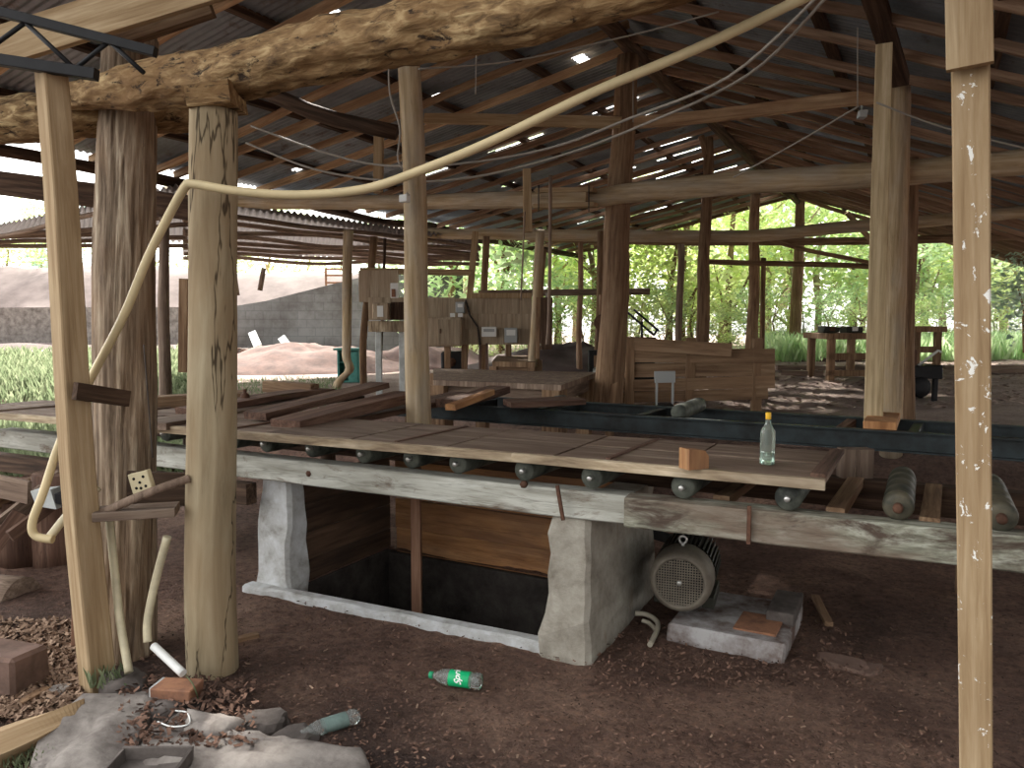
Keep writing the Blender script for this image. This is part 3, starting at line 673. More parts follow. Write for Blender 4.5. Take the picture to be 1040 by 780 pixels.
# deck
t = thing('plank_deck', 'long worn plank deck of joined panels lying on the rollers', 'plank deck', (-3, 3.4, .93))
fl = [(g_.x, g_.y) for g_ in (G(-60, 415, .945), G(240, 438, .945), G(520, 460, .945), G(838, 487, .945))]
def fy(x):
    for (x0, y0), (x1, y1) in zip(fl, fl[1:]):
        if x <= x1: return y0+(y1-y0)*(x-x0)/(x1-x0)
    return fl[-1][1]
x = fl[0][0]; k = 0; XE = fl[-1][0]
while x < XE-.02:
    x1 = min(x+.56, XE)
    if XE-x1 < .2: x1 = XE
    for row in range(2):
        y0a, y0b = fy(x)+.03, fy(x1)+.03; dp = .33
        if row: y0a += dp; y0b += dp
        e = .006; z0, z1 = .912, .944+R.uniform(-.003, .003); sk = .02*row
        vs = [(x+e, y0a+e, z0), (x1-e, y0b+e, z0), (x1-e, y0b+dp-e, z0), (x+e, y0a+dp-e, z0), (x+e, y0a+e, z1), (x1-e, y0b+e, z1), (x1-e, y0b+dp-e, z1), (x+e, y0a+dp-e, z1)]
        cx, cy = (x+x1)/2, (y0a+y0b)/2+dp/2; L = x1-x
        # local z along x so the grain runs lengthwise
        bs = Matrix(((0, 0, 1, x), (1, 0, 0, cy), (0, 1, 0, .93), (0, 0, 0, 1)))
        lv = [bs.inverted() @ Vector(v) for v in vs]
        MBx = MB(); MBx.add(lv, [[3, 2, 1, 0], [4, 5, 6, 7], [0, 1, 5, 4], [1, 2, 6, 5], [2, 3, 7, 6], [3, 0, 4, 7]])
        o = MBx.build('plank', M['deck']); o.parent = t; o.matrix_basis = Matrix.Translation(-Vector(t.location)) @ bs
    x = x1; k += 1
m = member_mb(5.57, .028, .014, n=40, wob=.003, rough=.05)
for (xa, ya), (xb, yb) in zip(fl, fl[1:]):
    sub('edge_board', (xa, ya+.01, .924), (xb, yb+.01, .924), .021, .018, M['deckedge'], t, ref=(0, 0, 1), n=14, rough=.03)
sub('end_batten', (XE-.03, fl[-1][1]+.03, .95), (XE-.02, fl[-1][1]+.68, .95), .028, .01, M['slab'], t)
for x in (-1.2, -2.3, -3.4, -4.6): sub('cross_batten', (x, fy(x)+.04, .948), (x+.02, fy(x)+.68, .948), .011, .004, M['slab'], t)

# carriage: two channels with crosspieces
def channel(P0, P1, lb):
    P0, P1 = Vector(P0), Vector(P1); L = (P1-P0).length; h, w, th = .062, .05, .01; m = MB()
    pr = [(h, -w/2), (h, w/2), (h-th, w/2), (h-th, -w/2+th), (-h+th, -w/2+th), (-h+th, w/2), (-h, w/2), (-h, -w/2)]
    vs = [(a, b, z) for z in (0, L) for a, b in pr]
    m.add(vs, [[k, (k+1) % 8, 8+(k+1) % 8, 8+k] for k in range(8)]); m.f += [list(range(8))[::-1], list(range(8, 16))]; m.sm += [False]*2
    o = m.build('side_rail', M['steel']); return o, frame(P0, P1, (0, 0, 1))
car = thing('saw_carriage', 'dark steel carriage frame lying across the shed behind the deck', 'saw carriage', (-1, 5.3, 0))
for P0, P1 in (((-3.75, 5.0, .84), (2.6, 5.0, .84)), ((-3.3, 5.62, .84), (2.6, 5.58, .84))):
    o, mm = channel(P0, P1, ''); o.parent = car; o.matrix_basis = Matrix.Translation(-Vector(car.location)) @ mm
for x in (-3.2, -2.45, -1.75, -.45, -.05, 1.1, 2.0): sub('crosspiece', (x, 5.03, .86), (x+.03, 5.58, .86), .03, .03, M['steel'] if x != -.45 else M['slab'], car)
for x, z in ((-1.45, .93), (-2.55, .90)):
    prof = [(.02, 0), (.05, 0)]+[(.055-(.006 if k % 2 else 0), .03+k*.04) for k in range(13)]+[(.05, .56), (.02, .56)]
    MB().lathe(prof, 20, Matrix.Rotation(-math.pi/2, 4, 'X')).build('feed_roller', M['roller'], car, loc=Vector((x, 5.05, z))-car.location)
for x, y in ((-3.6, 5.0), (-3.3, 5.6), (PY(592, 560, 5.0).x, 5.0), (PY(592, 560, 5.6).x, 5.6), (PY(985, 500, 5.0).x, 5.0), (PY(985, 500, 5.6).x, 5.6), (2.3, 5.0), (2.3, 5.6)):
    if 1: sub('support_leg', (x, y, .78), (x, y, -.03), .05, .035, M['mid'], car)
member('support_block', (-.28, 4.03, .93), (-.28, 4.03, .79), .075, .04, M['grey'], 'pale weathered support board standing just beyond the end of the deck', 'support', ref=(CY, SY, 0))
p = PY(905, 432, 5.3); o = thing('wood_block', 'light orange sawn block wedged at the foot of the sawn post', 'wood block', (p.x-.05, 5.3, .9))
MB().box((-.09, -.27, 0), (.09, .27, .05), jit=.004).build('block_body', M['orange'], o)
member('bed_plank', (.55, 4.6, .6), (2.4, 4.6, .6), .09, .02, M['grey'], 'grey plank on edge below the carriage rail at far right', 'plank', ref=(0, 0, 1))

# wooden wedge on deck, bottle
p = G(705, 476, .945); o = thing('wood_offcut', 'orange sawn offcut with a sloping top standing on the deck left of the bottle', 'offcut', (p.x, p.y, .947), YAW+.45)
MB().add([(-.05, -.03, 0), (.05, -.03, 0), (.05, .035, 0), (-.05, .035, 0), (-.05, -.03, .085), (.03, -.03, .075), (.05, -.03, .05), (.05, .035, .05), (.03, .035, .075), (-.05, .035, .085)],
         [[3, 2, 1, 0], [0, 1, 6, 5, 4], [1, 2, 7, 6], [2, 3, 9, 8, 7], [3, 0, 4, 9], [4, 5, 8, 9], [5, 6, 7, 8]]).build('offcut_body', M['orange'], o)
p = G(779, 472, .945); o = thing('glass_bottle', 'square clear glass bottle with yellow cap standing on the deck', 'bottle', (p.x, p.y, .947), YAW+.3); o.scale = (.78, .78, 1)
MB().lathe([(.026, 0), (.031, .004), (.032, .02), (.032, .13), (.029, .145), (.018, .162), (.0125, .172), (.012, .196)], 32, square=5).build('bottle_body', M['glass'], o)
MB().lathe([(.0135, .19), (.0145, .192), (.0145, .216), (.0125, .219)], 20).build('cap', M['cap'], o)
MB().lathe([(.024, .004), (.0285, .006), (.0285, .05)], 32, square=5).build('liquid', M['glass'], o)

# ================================================================= MOTOR
y0 = G(735, 655).y
yb = 3.52
t = thing('motor_plinth', 'low block plinth with whitewash streaks under the electric motor', 'plinth', (-.95, yb+.3, 0))
x0, x1 = X(676, 640, yb), X(797, 663, yb)
MB().box((x0-(-.95), -.30, -.05), (x1+.95, .28, .085), jit=.008).build('lower_slab', M['streaked'], t)
MB().box((x0+.95+.30, -.22, .085), (x1+.95-.05, .02, .105), jit=.006).build('brick_course', M['brick'], t)
MB().box((x1+.95-.13, -.05, .085), (x1+.95, .28, .15), jit=.004).build('end_block', M['stoned'], t)
c = D(690, 592, 3.6); mt = thing('electric_motor', 'dusty grey electric motor with round fan grille under the right timber', 'electric motor', c, math.radians(8))
RXm = Matrix.Rotation(-math.pi/2, 4, 'X'); r = .150
MB().lathe([(.112, .02), (.113, .002), (.120, -.004), (.130, -.002), (.143, .010), (.150, .03), (.153, .06), (.154, .15), (.150, .155), (.125, .155)], 48, RXm, cap=False).build('fan_cover', M['motor'], mt)
MB().lathe([(.113, .014), (.113, .018)], 40, RXm).build('grille_shade_disc', M['hole_shade'], mt)  # black disc painting the shade behind the grille bars
g = MB()
for k in range(-9, 10):
    q = k*.0125; L = math.sqrt(max(0, .114**2-q*q))
    if L > .01:
        g.box((q-.0022, -.006, -L), (q+.0022, -.001, L)); g.box((-L, -.004, q-.0022), (L, .001, q+.0022))
g.build('fan_grille', M['motor'], mt)
MB().lathe([(.004, -.012), (.012, -.01), (.012, .0)], 12, RXm).build('hub_bolt', M['bolt'], mt)
MB().lathe([(.09, .15), (.125, .155), (.128, .46), (.09, .47)], 32, RXm).build('motor_body', M['motordark'], mt)
f = MB()
for k in range(40):
    a = 2*math.pi*k/40; f.box((.120, .17, -.004), (.155, .44, .004), Matrix.Rotation(a, 4, 'Y'))
f.build('cooling_fins', M['motordark'], mt)
MB().lathe([(.03, .47), (.11, .475), (.13, .45), (.025, .49), (.02, .56)], 24, RXm).build('end_shield', M['motordark'], mt)
pts = [Vector((.0+.018*math.cos(a), .1, .185+.018*math.sin(a))) for a in [2*math.pi*k/16 for k in range(17)]]
f = MB().tube(pts, .006, 8, cap=False); f.tube([(0, .1, .15), (0, .1, .17)], .009, 8); f.build('lifting_eye', M['bolt'], mt)
for sx in (-1, 1): MB().box((sx*.12-.03, .16, -.17), (sx*.12+.03, .44, -.11)).build('foot', M['motordark'], mt)
member('drive_belt', (c.x-.0, c.y+.52, c.z+.02), D(640, 535, 4.6), .03, .006, M['black'], 'black drive belt running up to the left behind the pier', 'belt', ref=(0, 0, 1))
def curve(name, pts, r, mat, label, cat, seg=10, group=None, sub_=6):
    pts = [Vector(p) for p in pts]; out = []
    for i in range(len(pts)-1):
        p0 = pts[max(0, i-1)]; p1 = pts[i]; p2 = pts[i+1]; p3 = pts[min(len(pts)-1, i+2)]
        for k in range(sub_):
            t = k/sub_
            out.append(.5*((2*p1)+(p2-p0)*t+(2*p0-5*p1+4*p2-p3)*t*t+(3*p1-p0-3*p2+p3)*t**3))
    out.append(pts[-1]); o0 = out[0].copy()
    return tag(MB().tube([p-o0 for p in out], r, seg).build(name, mat, loc=o0), label, cat, group)
curve('conduit_bend', [G(645, 623, .05), G(656, 624, .05), G(666, 630, .04), G(668, 638, .03), G(660, 655, .02)], .013, M['pvcg'], 'bent grey conduit lying beside the pier by the motor', 'pipe')
curve('conduit_bend', [G(652, 630, .04), G(661, 634, .03), G(667, 642, .02)], .011, M['pvcg'], 'short grey conduit piece lying under the bent conduit', 'pipe')

# ================================================================= PIPES, WIRES
curve('plastic_hose', [D(840, -14, 2.5), D(760, 25, 2.6), D(690, 57, 2.7), D(600, 95, 2.8), D(500, 143, 2.9), D(430, 172, 2.95), D(370, 192, 3.0), D(300, 198, 3.03), D(240, 194, 3.03), D(197, 187, 3.05),
      D(188, 190, 3.06), D(172, 218, 3.1), D(150, 262, 3.15), D(125, 322, 3.17), D(92, 385, 3.27), D(62, 447, 3.25), D(44, 500, 3.2), D(33, 530, 3.18), D(36, 544, 3.18), D(54, 548, 3.18)], .0175, M['pvc'], 'long yellowed plastic pipe slung under the roof and bent down at left', 'pipe', 14)
curve('plastic_pipe', [D(50, 546, 3.2), D(74, 517, 3.22), D(100, 495, 3.26)], .018, M['pvcl'], 'short cream pipe stub by the hook of the long pipe', 'pipe')
curve('plastic_pipe', [D(111, 524, 3.2), D(116, 575, 3.2), D(122, 630, 3.15), D(131, 683, 3.05)], .017, M['pvcl'], 'upright cream pipe standing against the foot of the bark trunk', 'pipe')
curve('plastic_pipe', [D(170, 545, 3.15), D(158, 590, 3.15), D(150, 630, 3.12), D(150, 652, 3.1)], .017, M['pvcl'], 'cream pipe leaning upright between the two trunks', 'pipe')
curve('plastic_pipe', [D(156, 656, 3.1), D(186, 684, 3.0)], .017, M['wht'], 'short white pipe lying slanted between the two trunks', 'pipe')
def wirec(pts, r, mat, lb): return curve('wire', pts, r, mat, lb, 'wire', 6)
wirec([D(835, -8, 3.5), D(740, 78, 4.0), D(640, 120, 4.6), D(560, 150, 5), D(470, 166, 5.2), D(390, 168, 5.4), D(330, 155, 5.5), D(255, 128, 5.6)], .008, M['wire'], 'upper of two slack cables under the roof')
wirec([D(842, -6, 3.5), D(760, 76, 4.0), D(650, 128, 4.6), D(570, 158, 5), D(480, 180, 5.2), D(400, 184, 5.4), D(320, 172, 5.5), D(250, 145, 5.6)], .008, M['wire'], 'lower of two slack cables under the roof')
wirec([D(395, 60, 4.9), D(396, 95, 4.9), D(406, 130, 4.9), D(404, 160, 4.9), D(409, 172, 4.9)], .006, M['wire'], 'grey wire drooping beside the top of the pale pole')
wirec([D(425, 70, 4.85), D(520, 62, 5.2), D(640, 36, 5.2), D(730, 12, 5.0)], .006, M['wire'], 'thin wire from the top of the pale pole to the right')
wirec([D(484, 40, 5), D(483, 96, 5)], .004, M['wire'], 'thin wire hanging plumb right of the pale pole')
wirec([D(643, 82, 7.5), D(643, 124, 7.5)], .007, M['wire'], 'thin wire hanging beside the ridge post')
wirec([D(871, 28, 5), D(871, 107, 5)], .004, M['wire'], 'thin wire hanging left of the sawn post')
wirec([D(872, 108, 5), D(800, 150, 5.4), D(745, 180, 5.8)], .006, M['wire'], 'cable sloping down left from the sawn post')
wirec([D(890, 104, 4.7), D(960, 130, 4.6), D(1060, 155, 4.5)], .006, M['wire'], 'cable running right from the sawn post')
wirec([D(559, 178, 7), D(558, 300, 7), D(556, 350, 7)], .016, M['grey'], 'thin rod hanging below the splice clamp')
wirec([D(533, 215, 7), D(531, 260, 7), D(529, 305, 7)], .008, M['grey'], 'thin cord hanging left of the splice clamp')
wirec([D(146, 350, 3.3), D(150, 400, 3.3), D(155, 465, 3.3)], .003, M['wiredark'], 'thin dark wire hanging right of the bark trunk')
o = thing('junction_clip', 'small white insulator clipped to the pale pole', 'insulator', D(411, 202, 4.85)); MB().box((-.03, -.02, -.02), (.03, .02, .025)).build('clip_body', M['wht'], o)
m = MB(); m.tube([(-.0, 0, .02), (.02, 0, .035), (.035, 0, .02)], .005, 6); m.build('hook', M['wire'], o)
o = thing('hanging_switch', 'small grey pull switch dangling left of the sawn post', 'switch', D(875, 112, 5), YAW); MB().box((-.02, -.02, -.05), (.03, .02, .0), jit=.005).build('switch_body', M['greyp'], o); MB().tube([(0, 0, 0), (0, 0, .03)], .006, 8).build('cord_grip', M['greyp'], o)

# bracket, branch, socket plate
member('bracket_board', D(76, 397, 3.0), D(130, 405, 3.25), .034, .012, M['dark'], 'short dark board nailed across the square post and the bark trunk', 'board', ref=(0, 0, 1))
member('bench_board', D(98, 522, 3.12), D(180, 517, 3.2), .018, .07, M['grey'], 'small grey shelf board fixed between the bark trunk and the smooth trunk', 'shelf', ref=(0, 0, 1))
curve('branch_rail', [D(104, 521, 3.12), D(130, 509, 3.1), D(160, 497, 3.12), D(192, 486, 3.2)], .018, M['grey'], 'thin bowed stick crossing under the socket plate', 'stick')
member('backing_board', D(130, 495, 3.45), D(200, 497, 3.45), .075, .012, M['dark'], 'dark board behind the bowed stick', 'board', ref=(0, 0, 1))
o = thing('socket_plate', 'tilted cream socket block with round holes on the bark trunk', 'socket', D(142, 490, 3.12), YAW)
tl = Matrix.Rotation(math.radians(-14), 4, 'Y')
MB().box((-.042, 0, -.042), (.042, .035, .042), tl).build('plate', M['cream'], o)
for a, b in ((-.02, .02), (.02, .02), (0, 0), (-.02, -.02), (.02, -.02), (-.002, -.024)):
    MB().lathe([(.005, -.002), (.0062, 0)], 10, tl @ Matrix.Translation((a, -.001, b)) @ Matrix.Rotation(math.pi/2, 4, 'X')).build('hole_shade_disc', M['hole_shade'], o)  # flat dark discs painting the shade inside the socket holes

# ================================================================= LUMBER PILE LEFT OF THE PALE POLE
def slab(a, b, za, zb, hw, ht, mat, lb, **kw):
    P0 = G(*a, za); P1 = G(*b, zb)
    kw.setdefault('rough', .12); kw.setdefault('wob', .02)
    return member('rough_slab', P0, P1, ht, hw, mat, lb, 'slab', ref=(0, 0, 1), **kw)
slab((258, 424), (386, 390), .97, 1.08, .09, .022, M['slab'], 'long dark slab on top of the pile slanting up to the right')
slab((292, 432), (412, 402), .955, 1.0, .10, .032, M['slab'], 'broad brown slab with a curved back in front of the pile')
slab((150, 432), (300, 405), .95, .95, .12, .02, M['grey'], 'flat grey plank lying along the left of the pile')
slab((190, 418), (330, 398), .97, .97, .10, .02, M['slab'], 'dark flat slab behind the grey plank')
slab((272, 391), (322, 396), 1.02, 1.0, .05, .045, M['mid'], 'short sawn butt end behind the slab pile', rough=.02)
slab((100, 409), (250, 402), .96, .96, .07, .05, M['mid'], 'squared brown timber behind the smooth trunk')
slab((330, 430), (470, 402), .88, .93, .13, .02, M['slab'], 'dark slab running under the pale pole')
slab((455, 410), (505, 395), .94, .98, .10, .03, M['slab'], 'thick dark slab just right of the pale pole')
slab((458, 414), (500, 398), .97, 1.0, .035, .02, M['orange'], 'short light stick lying on the slabs right of the pale pole', rough=.02)
slab((515, 410), (590, 408), .95, .95, .12, .02, M['slab'], 'worn board lying on the carriage frame near the ridge post')
slab((-30, 418), (62, 411), .95, .95, .10, .015, M['grey'], 'thin plank lying at the far left of the deck')
slab((160, 412), (360, 402), .86, .86, .3, .02, M['dark'], 'dark base board under the slab pile')
for i, (px, py) in enumerate(((150, 428), (300, 418), (400, 414))):
    p = G(px, py, .86); member('trestle_leg', (p.x, p.y+.35, .86), (p.x, p.y+.35, H(p.x, p.y)-.05), .06, .06, M['dark'], ('dark trestle stump under the left end of the slab pile', 'dark trestle stump under the middle of the slab pile', 'dark trestle stump under the right end of the slab pile')[i], 'trestle', round_=True)
o = thing('oil_can', 'small dark red can standing behind the slabs beside the smooth trunk', 'can', G(249, 408, .98)); MB().lathe([(.028, 0), (.03, .003), (.03, .05), (.012, .06), (.012, .075)], 16).build('can_body', M['rust'], o); MB().lathe([(.013, .074), (.013, .088)], 12).build('cap', M['rust'], o)

# ================================================================= MIDDLE: tables, switch boards, saw
def table(name, lb, corners, zt_, th, mat, legmat, leg=.05, cat='table', apron=.0, boards=1):
    """corners: four (px,py) of the top, seen at height zt_"""
    P = [G(a, b, zt_) for a, b in corners]; c = sum(P, Vector())/4; g = H(c.x, c.y)
    t = thing(name, lb, cat, (c.x, c.y, g)); m = MB(); vs = [p-t.location for p in P]; vs = [Vector((v.x, v.y, zt_-g)) for v in vs]
    lo = [v-Vector((0, 0, th)) for v in vs]
    m.add(lo+vs, [[3, 2, 1, 0], [4, 5, 6, 7], [0, 1, 5, 4], [1, 2, 6, 5], [2, 3, 7, 6], [3, 0, 4, 7]]).build('tabletop', mat, t)
    for v in lo:
        q = v*.9; wx, wy = q.x+c.x, q.y+c.y; zg = H(wx, wy)-g-.03
        sub('leg', Vector((wx, wy, zg+g)), Vector((wx, wy, v.z+g)), leg, leg, legmat, t)
    if apron:
        for i in range(4):
            a, b = lo[i]*.9+t.location*1, lo[(i+1) % 4]*.9+t.location*1
            a = Vector((lo[i].x*.9+c.x, lo[i].y*.9+c.y, g+lo[i].z-apron)); b = Vector((lo[(i+1) % 4].x*.9+c.x, lo[(i+1) % 4].y*.9+c.y, g+lo[i].z-apron))
            sub('apron', a, b, apron, .02, mat, t, ref=(0, 0, 1))
    return t
table('work_table', 'low wide dark topped work table in front of the switch boards', [(440, 386), (570, 391), (607, 378), (440, 374)], .98, .05, M['grey'], M['mid'], .09, apron=.07)
table('small_bench', 'small dark bench under the big switch board', [(500, 367), (543, 368), (548, 361), (505, 361)], 1.08, .06, M['mid'], M['mid'], .05, 'bench', apron=.05)
def boardobj(name, lb, cat, px0, py0, px1, py1, d, th, mat):
    a = D(px0, py0, d); b = D(px1, py1, d); w = (Vector((b.x-a.x, b.y-a.y))).length; h = a.z-b.z
    t = thing(name, lb, cat, (a.x, a.y, b.z), YAW); return t, w, h
def pan(t, n, x0, x1, z0, z1, y0, y1, mat, **k): return MB().box((x0, y0, z0), (x1, y1, z1), **k).build(n, mat, t)
K = 10/F
# left switch board
t, w, h = boardobj('switch_board', 'left switch board on pale painted legs with a white labelled box', 'switch board', 374, 302, 462, 337, 10, .03, None)
pan(t, 'back_board', 0, w, 12*K, h, .0, .03, M['panel']); pan(t, 'lower_board', 0, w*.98, 0, 11*K, -.04, .0, M['deckedge'])
b = pan(t, 'switch_box', 6*K, 22*K, 12*K, 29*K, -.16, 0, M['panel']); b2 = MB().box((11*K, -.165, 15*K), (17*K, -.16, 26*K)).build('box_label', M['wht'], b)
pan(t, 'painted_gap_shade', 23*K, 38*K, 12*K, 30*K, -.02, -.002, M['dark'])  # raised dark panel painting the shade of a gap in the board
b = pan(t, 'fuse_block', 23*K, 31*K, 34*K, 49*K, -.04, 0, M['wht']); MB().box((24*K, -.055, 35*K), (28*K, -.04, 43*K)).build('fuse_carrier', M['brick'], b)
for px in (6, 30): pan(t, 'leg', px*K, (px+6)*K, -.92, 0, .03, .1, M['palepaint'])
pan(t, 'back_panel', -10*K, 30*K, 30*K, 62*K, .04, .07, M['panel'])
t, w, h = boardobj('meter_cabinet', 'closed wooden meter cabinet between the two switch boards', 'cabinet', 432, 322, 469, 352, 9.8, .2, None)
pan(t, 'cabinet_body', 0, w, 0, h, 0, .22, M['panel']); d_ = pan(t, 'door', w*.35, w*.96, .03, h-.03, -.02, 0, M['panel']); MB().box((w*.4, -.035, h*.45), (w*.43, -.02, h*.6)).build('door_pull', M['rust'], d_)
pan(t, 'post', w*.5, w*.5+.08, -.85, 0, .06, .14, M['mid'])
for k in range(2): pan(t, 'fuse', w*.68+k*.1, w*.68+k*.1+.06, h, h+.05, .02, .06, M['wht'])
t, w, h = boardobj('switch_board', 'big plank switch board with two grey meters right of the cabinet', 'switch board', 453, 303, 540, 350, 10, .03, None)
for k in range(3): pan(t, 'plank', 0, w, h*k/3, h*(k+1)/3, 0, .03, M['panel'])
pan(t, 'top_rail', w*.3, w, h, h+.07, -.02, .04, M['sawn'])
for px, py, ww, hh, mt_, nm in ((10, 307, 9, 11, M['greyp'], 'breaker'), (36, 332, 15, 10, M['wht'], 'meter'), (59, 333, 13, 15, M['greyp'], 'meter')):
    b = pan(t, nm, px*K, (px+ww)*K, (350-py-hh)*K, (350-py)*K, -.09, 0, mt_)
    MB().box(((px+2)*K, -.095, (350-py-hh*.5)*K), ((px+ww-2)*K, -.09, (350-py-2)*K)).build('meter_window', M['wht'] if mt_ == M['greyp'] else M['greyp'], b)
MB().tube([(20*K, -.03, 45*K), (24*K, -.05, 30*K), (32*K, -.03, 18*K), (34*K, -.03, 0)], .012, 8).build('feed_cable', M['wiredark'], t)
for px in (15, 60, 83): pan(t, 'leg', px*K, (px+6)*K, -.95, 0, .03, .1, M['mid'])
for px in (33, 40): pan(t, 'conduit', px*K, (px+2.4)*K, -.5, .02, -.03, 0, M['redstone'])
t, w, h = boardobj('hanging_board', 'tall dark board hung beside the big switch board', 'board', 549, 302, 561, 355, 8.6, .03, None)
pan(t, 'dark_panel', 0, w, 0, h, 0, .04, M['dark']); pan(t, 'hanger', w*.4, w*.6, h, h+.05, 0, .02, M['wire'])
pan(t, 'side_strip', -.05, -.01, -.1, h, 0, .03, M['mid'])
# dark motor box under cabinets
t = thing('starter_box', 'black starter housing standing in the gap below the meter cabinet', 'box', onground(PZ(459, 10.6, 0)), YAW)
MB().box((-.14, -.1, 0), (.16, .2, .55), jit=.01).build('housing', M['black'], t); MB().lathe([(.05, 0), (.06, .02)], 16, Matrix.Translation((0, -.1, .4)) @ Matrix.Rotation(math.pi/2, 4, 'X')).build('knob', M['rust'], t)
# teal cabinet
t = thing('metal_cabinet', 'teal painted metal cabinet with open front behind the slim pole', 'cabinet', onground(PZ(355, 12, 0)), YAW)
for a in (((-.17, -.15, 0), (-.14, .2, .5)), ((.14, -.15, 0), (.17, .2, .5)), ((-.14, .17, 0), (.14, .2, .5)), ((-.14, -.15, 0), (.14, .17, .03)), ((-.14, -.12, .3), (.14, .17, .32))): MB().box(*a).build('panel', M['teal'], t)
MB().box((-.22, -.2, .5), (.18, .22, .53)).build('cabinet_top', M['teal'], t); MB().box((.0, -.16, .02), (.14, -.15, .48)).build('door', M['teal'], t)
# band saw
b0 = onground(PZ(603, 9.2, 0)); t = thing('band_saw', 'upright saw frame with iron arm and pale table behind the ridge post', 'saw', b0, YAW)
MB().box((-.06, -.06, 0), (.0, .06, .62)).build('front_column', M['black'], t); MB().box((.07, 0, 0), (.13, .08, 1.28)).build('column', M['mid'], t)
MB().box((-.06, -.05, .56), (.13, .06, .62)).build('arm', M['black'], t); MB().box((.04, -.04, .72), (.17, .1, .9)).build('collar', M['rust'], t)
MB().box((-.01, -.2, .36), (.36, .25, .40)).build('saw_table', M['palepaint'], t); MB().box((.03, -.12, .0), (.3, .2, .35), jit=.01).build('machine_base', M['black'], t)
MB().lathe([(.03, -.05), (.10, -.05), (.10, 0), (.03, 0)], 20, Matrix.Translation((.1, -.06, .95)) @ Matrix.Rotation(math.pi/2, 4, 'X')).build('guide_wheel', M['rust'], t)
# plank partition
t = thing('plank_partition', 'screen of wide brown horizontal planks right of the ridge post', 'plank partition', onground(PZ(632, 8.5, 0)), 0)
rows = [((630, 348), (743, 355), 13), ((630, 361), (787, 362), 14), ((630, 376), (787, 375), 14), ((630, 391), (787, 388), 12), ((632, 404), (780, 399), 11), ((632, 416), (700, 414), 11)]
for i, (a, b, hh) in enumerate(rows):
    da, db = 8.5-.02*(i % 2), 8.0-.02*(i % 2)
    sub('plank', D(*a, da), D(*b, db), wpx(hh, 8.3), .012, M['wallplank'], t, ref=(0, 0, 1), wob=.012, n=10)
for px in (640, 702, 770): p = PZ(px, 8.45-(px-640)*.003, 0); sub('stud', Vector((p.x, p.y, H(p.x, p.y)-.03)), Vector((p.x, p.y, 1.36)), .05, .035, M['wallplank'], t, ref=(CY, SY, 0))
post('leaning_plank', (622, 408), (629, 330), 7.5, 7.9, 9, 5, M['mid'], 'narrow plank leaning against the foot of the ridge post', round_=False, b=.015, cat='plank')
t = thing('machine_stand', 'small machine on a base with a grey plate on two uprights before the partition', 'machine', onground(PZ(676, 7.4, 0)), YAW)
MB().box((-.1, -.02, .42), (.1, .0, .53), jit=.004).build('back_plate', M['greyp'], t)
for x in (-.085, .07): MB().box((x, -.01, .15), (x+.02, .01, .44)).build('upright', M['greyp'], t)
MB().box((-.08, -.09, -.02), (.08, .12, .22), jit=.012).build('gear_housing', M['black'], t); MB().box((-.3, -.06, .02), (-.08, .06, .05), jit=.01).build('side_table', M['grey'], t)
t = thing('lever_frame', 'dark machine with crossed lever bars behind the left end of the partition', 'machine', PZ(652, 9.6, H(*PZ(652, 9.6, 0).xy)), YAW)
MB().box((-.2, -.1, 0), (.15, .15, .62)).build('body', M['black'], t); MB().box((-.22, -.12, .62), (.16, .17, .75), jit=.01).build('head', M['rust'], t)
for a, b in (((-.2, 0, 1.08), (.15, 0, .78)), ((-.1, .03, 1.1), (.22, .03, .83)), ((0, 0, .75), (.0, 0, .95)), ((.15, 0, .78), (.2, 0, .86))): MB().tube([a, b], .014, 8).build('lever', M['black'], t)
# far benches at right
def bench(lb, pxl, pxr, d, hgt, dep, mat, lower=True):
    a = PZ(pxl, d, 0); b = PZ(pxr, d, 0); w = (b-a).length; g = min(H(a.x, a.y), H(b.x, b.y))
    t = thing('work_bench', lb, 'work bench', (a.x, a.y, g), YAW)
    MB().box((-.05, -.05, hgt-.09), (w+.05, dep, hgt)).build('bench_top', mat, t)
    for x in (0, w-.1):
        for y in (0, dep-.15): MB().box((x, y, -.05), (x+.1, y+.1, hgt-.09)).build('leg', mat, t)
    MB().box((0, 0, hgt*.45), (w, .06, hgt*.45+.1)).build('front_rail', mat, t); MB().box((0, 0, .08), (w, .08, .17)).build('lower_rail', mat, t)
    return t, w
D1 = 11.4
t, w = bench('long brown work bench beyond the sawn post with gear piled on it', 843, 893, D1, .72, .9, M['mid'])
t2, w2 = bench('far work bench seen right of the trunk posts', 912, 958, D1+1.2, .78, .8, M['mid'])
for i, (x, lb) in enumerate(((.08, 'dark green case lying at the left end of the brown bench'), (.42, 'dark lumpy machine part with a white sheet on the brown bench'))):
    o = thing('tool_case', lb, 'tool case', Vector(t.location)+Vector((math.cos(YAW)*x-.25*math.sin(YAW), math.sin(YAW)*x+.25*math.cos(YAW), .72)), YAW)
    MB().box((-.1, -.1, 0), (.14, .15, .1), jit=.015).build('case_body', M['motordark'], o); MB().box((-.02, -.115, .03), (.06, -.09, .09), jit=.004).build('clasp' if i == 0 else 'sheet', M['wht'] if i else M['rust'], o)
b0 = onground(PZ(926, 9.0, 0)); t = thing('planer_machine', 'dark cluttered machine on legs right of the trunk posts', 'machine', b0, YAW)
MB().box((-.2, -.12, .28), (.33, .3, .42), jit=.015).build('bed', M['black'], t); MB().box((-.15, -.05, .42), (.05, .2, .62), jit=.02).build('head', M['rust'], t)
for x, y in ((-.17, -.08), (.25, -.08), (-.17, .22), (.25, .22)): MB().box((x, y, -.03), (x+.05, y+.05, .3)).build('leg', M['black'], t)
MB().lathe([(.03, 0), (.12, 0), (.12, .04), (.03, .04)], 20, Matrix.Translation((.05, -.13, .18)) @ Matrix.Rotation(math.pi/2, 4, 'X')).build('pulley', M['black'], t)
MB().tube([(.1, 0, .42), (.3, -.05, .6), (.33, -.05, .58)], .015, 8).build('handle', M['wht'], t)
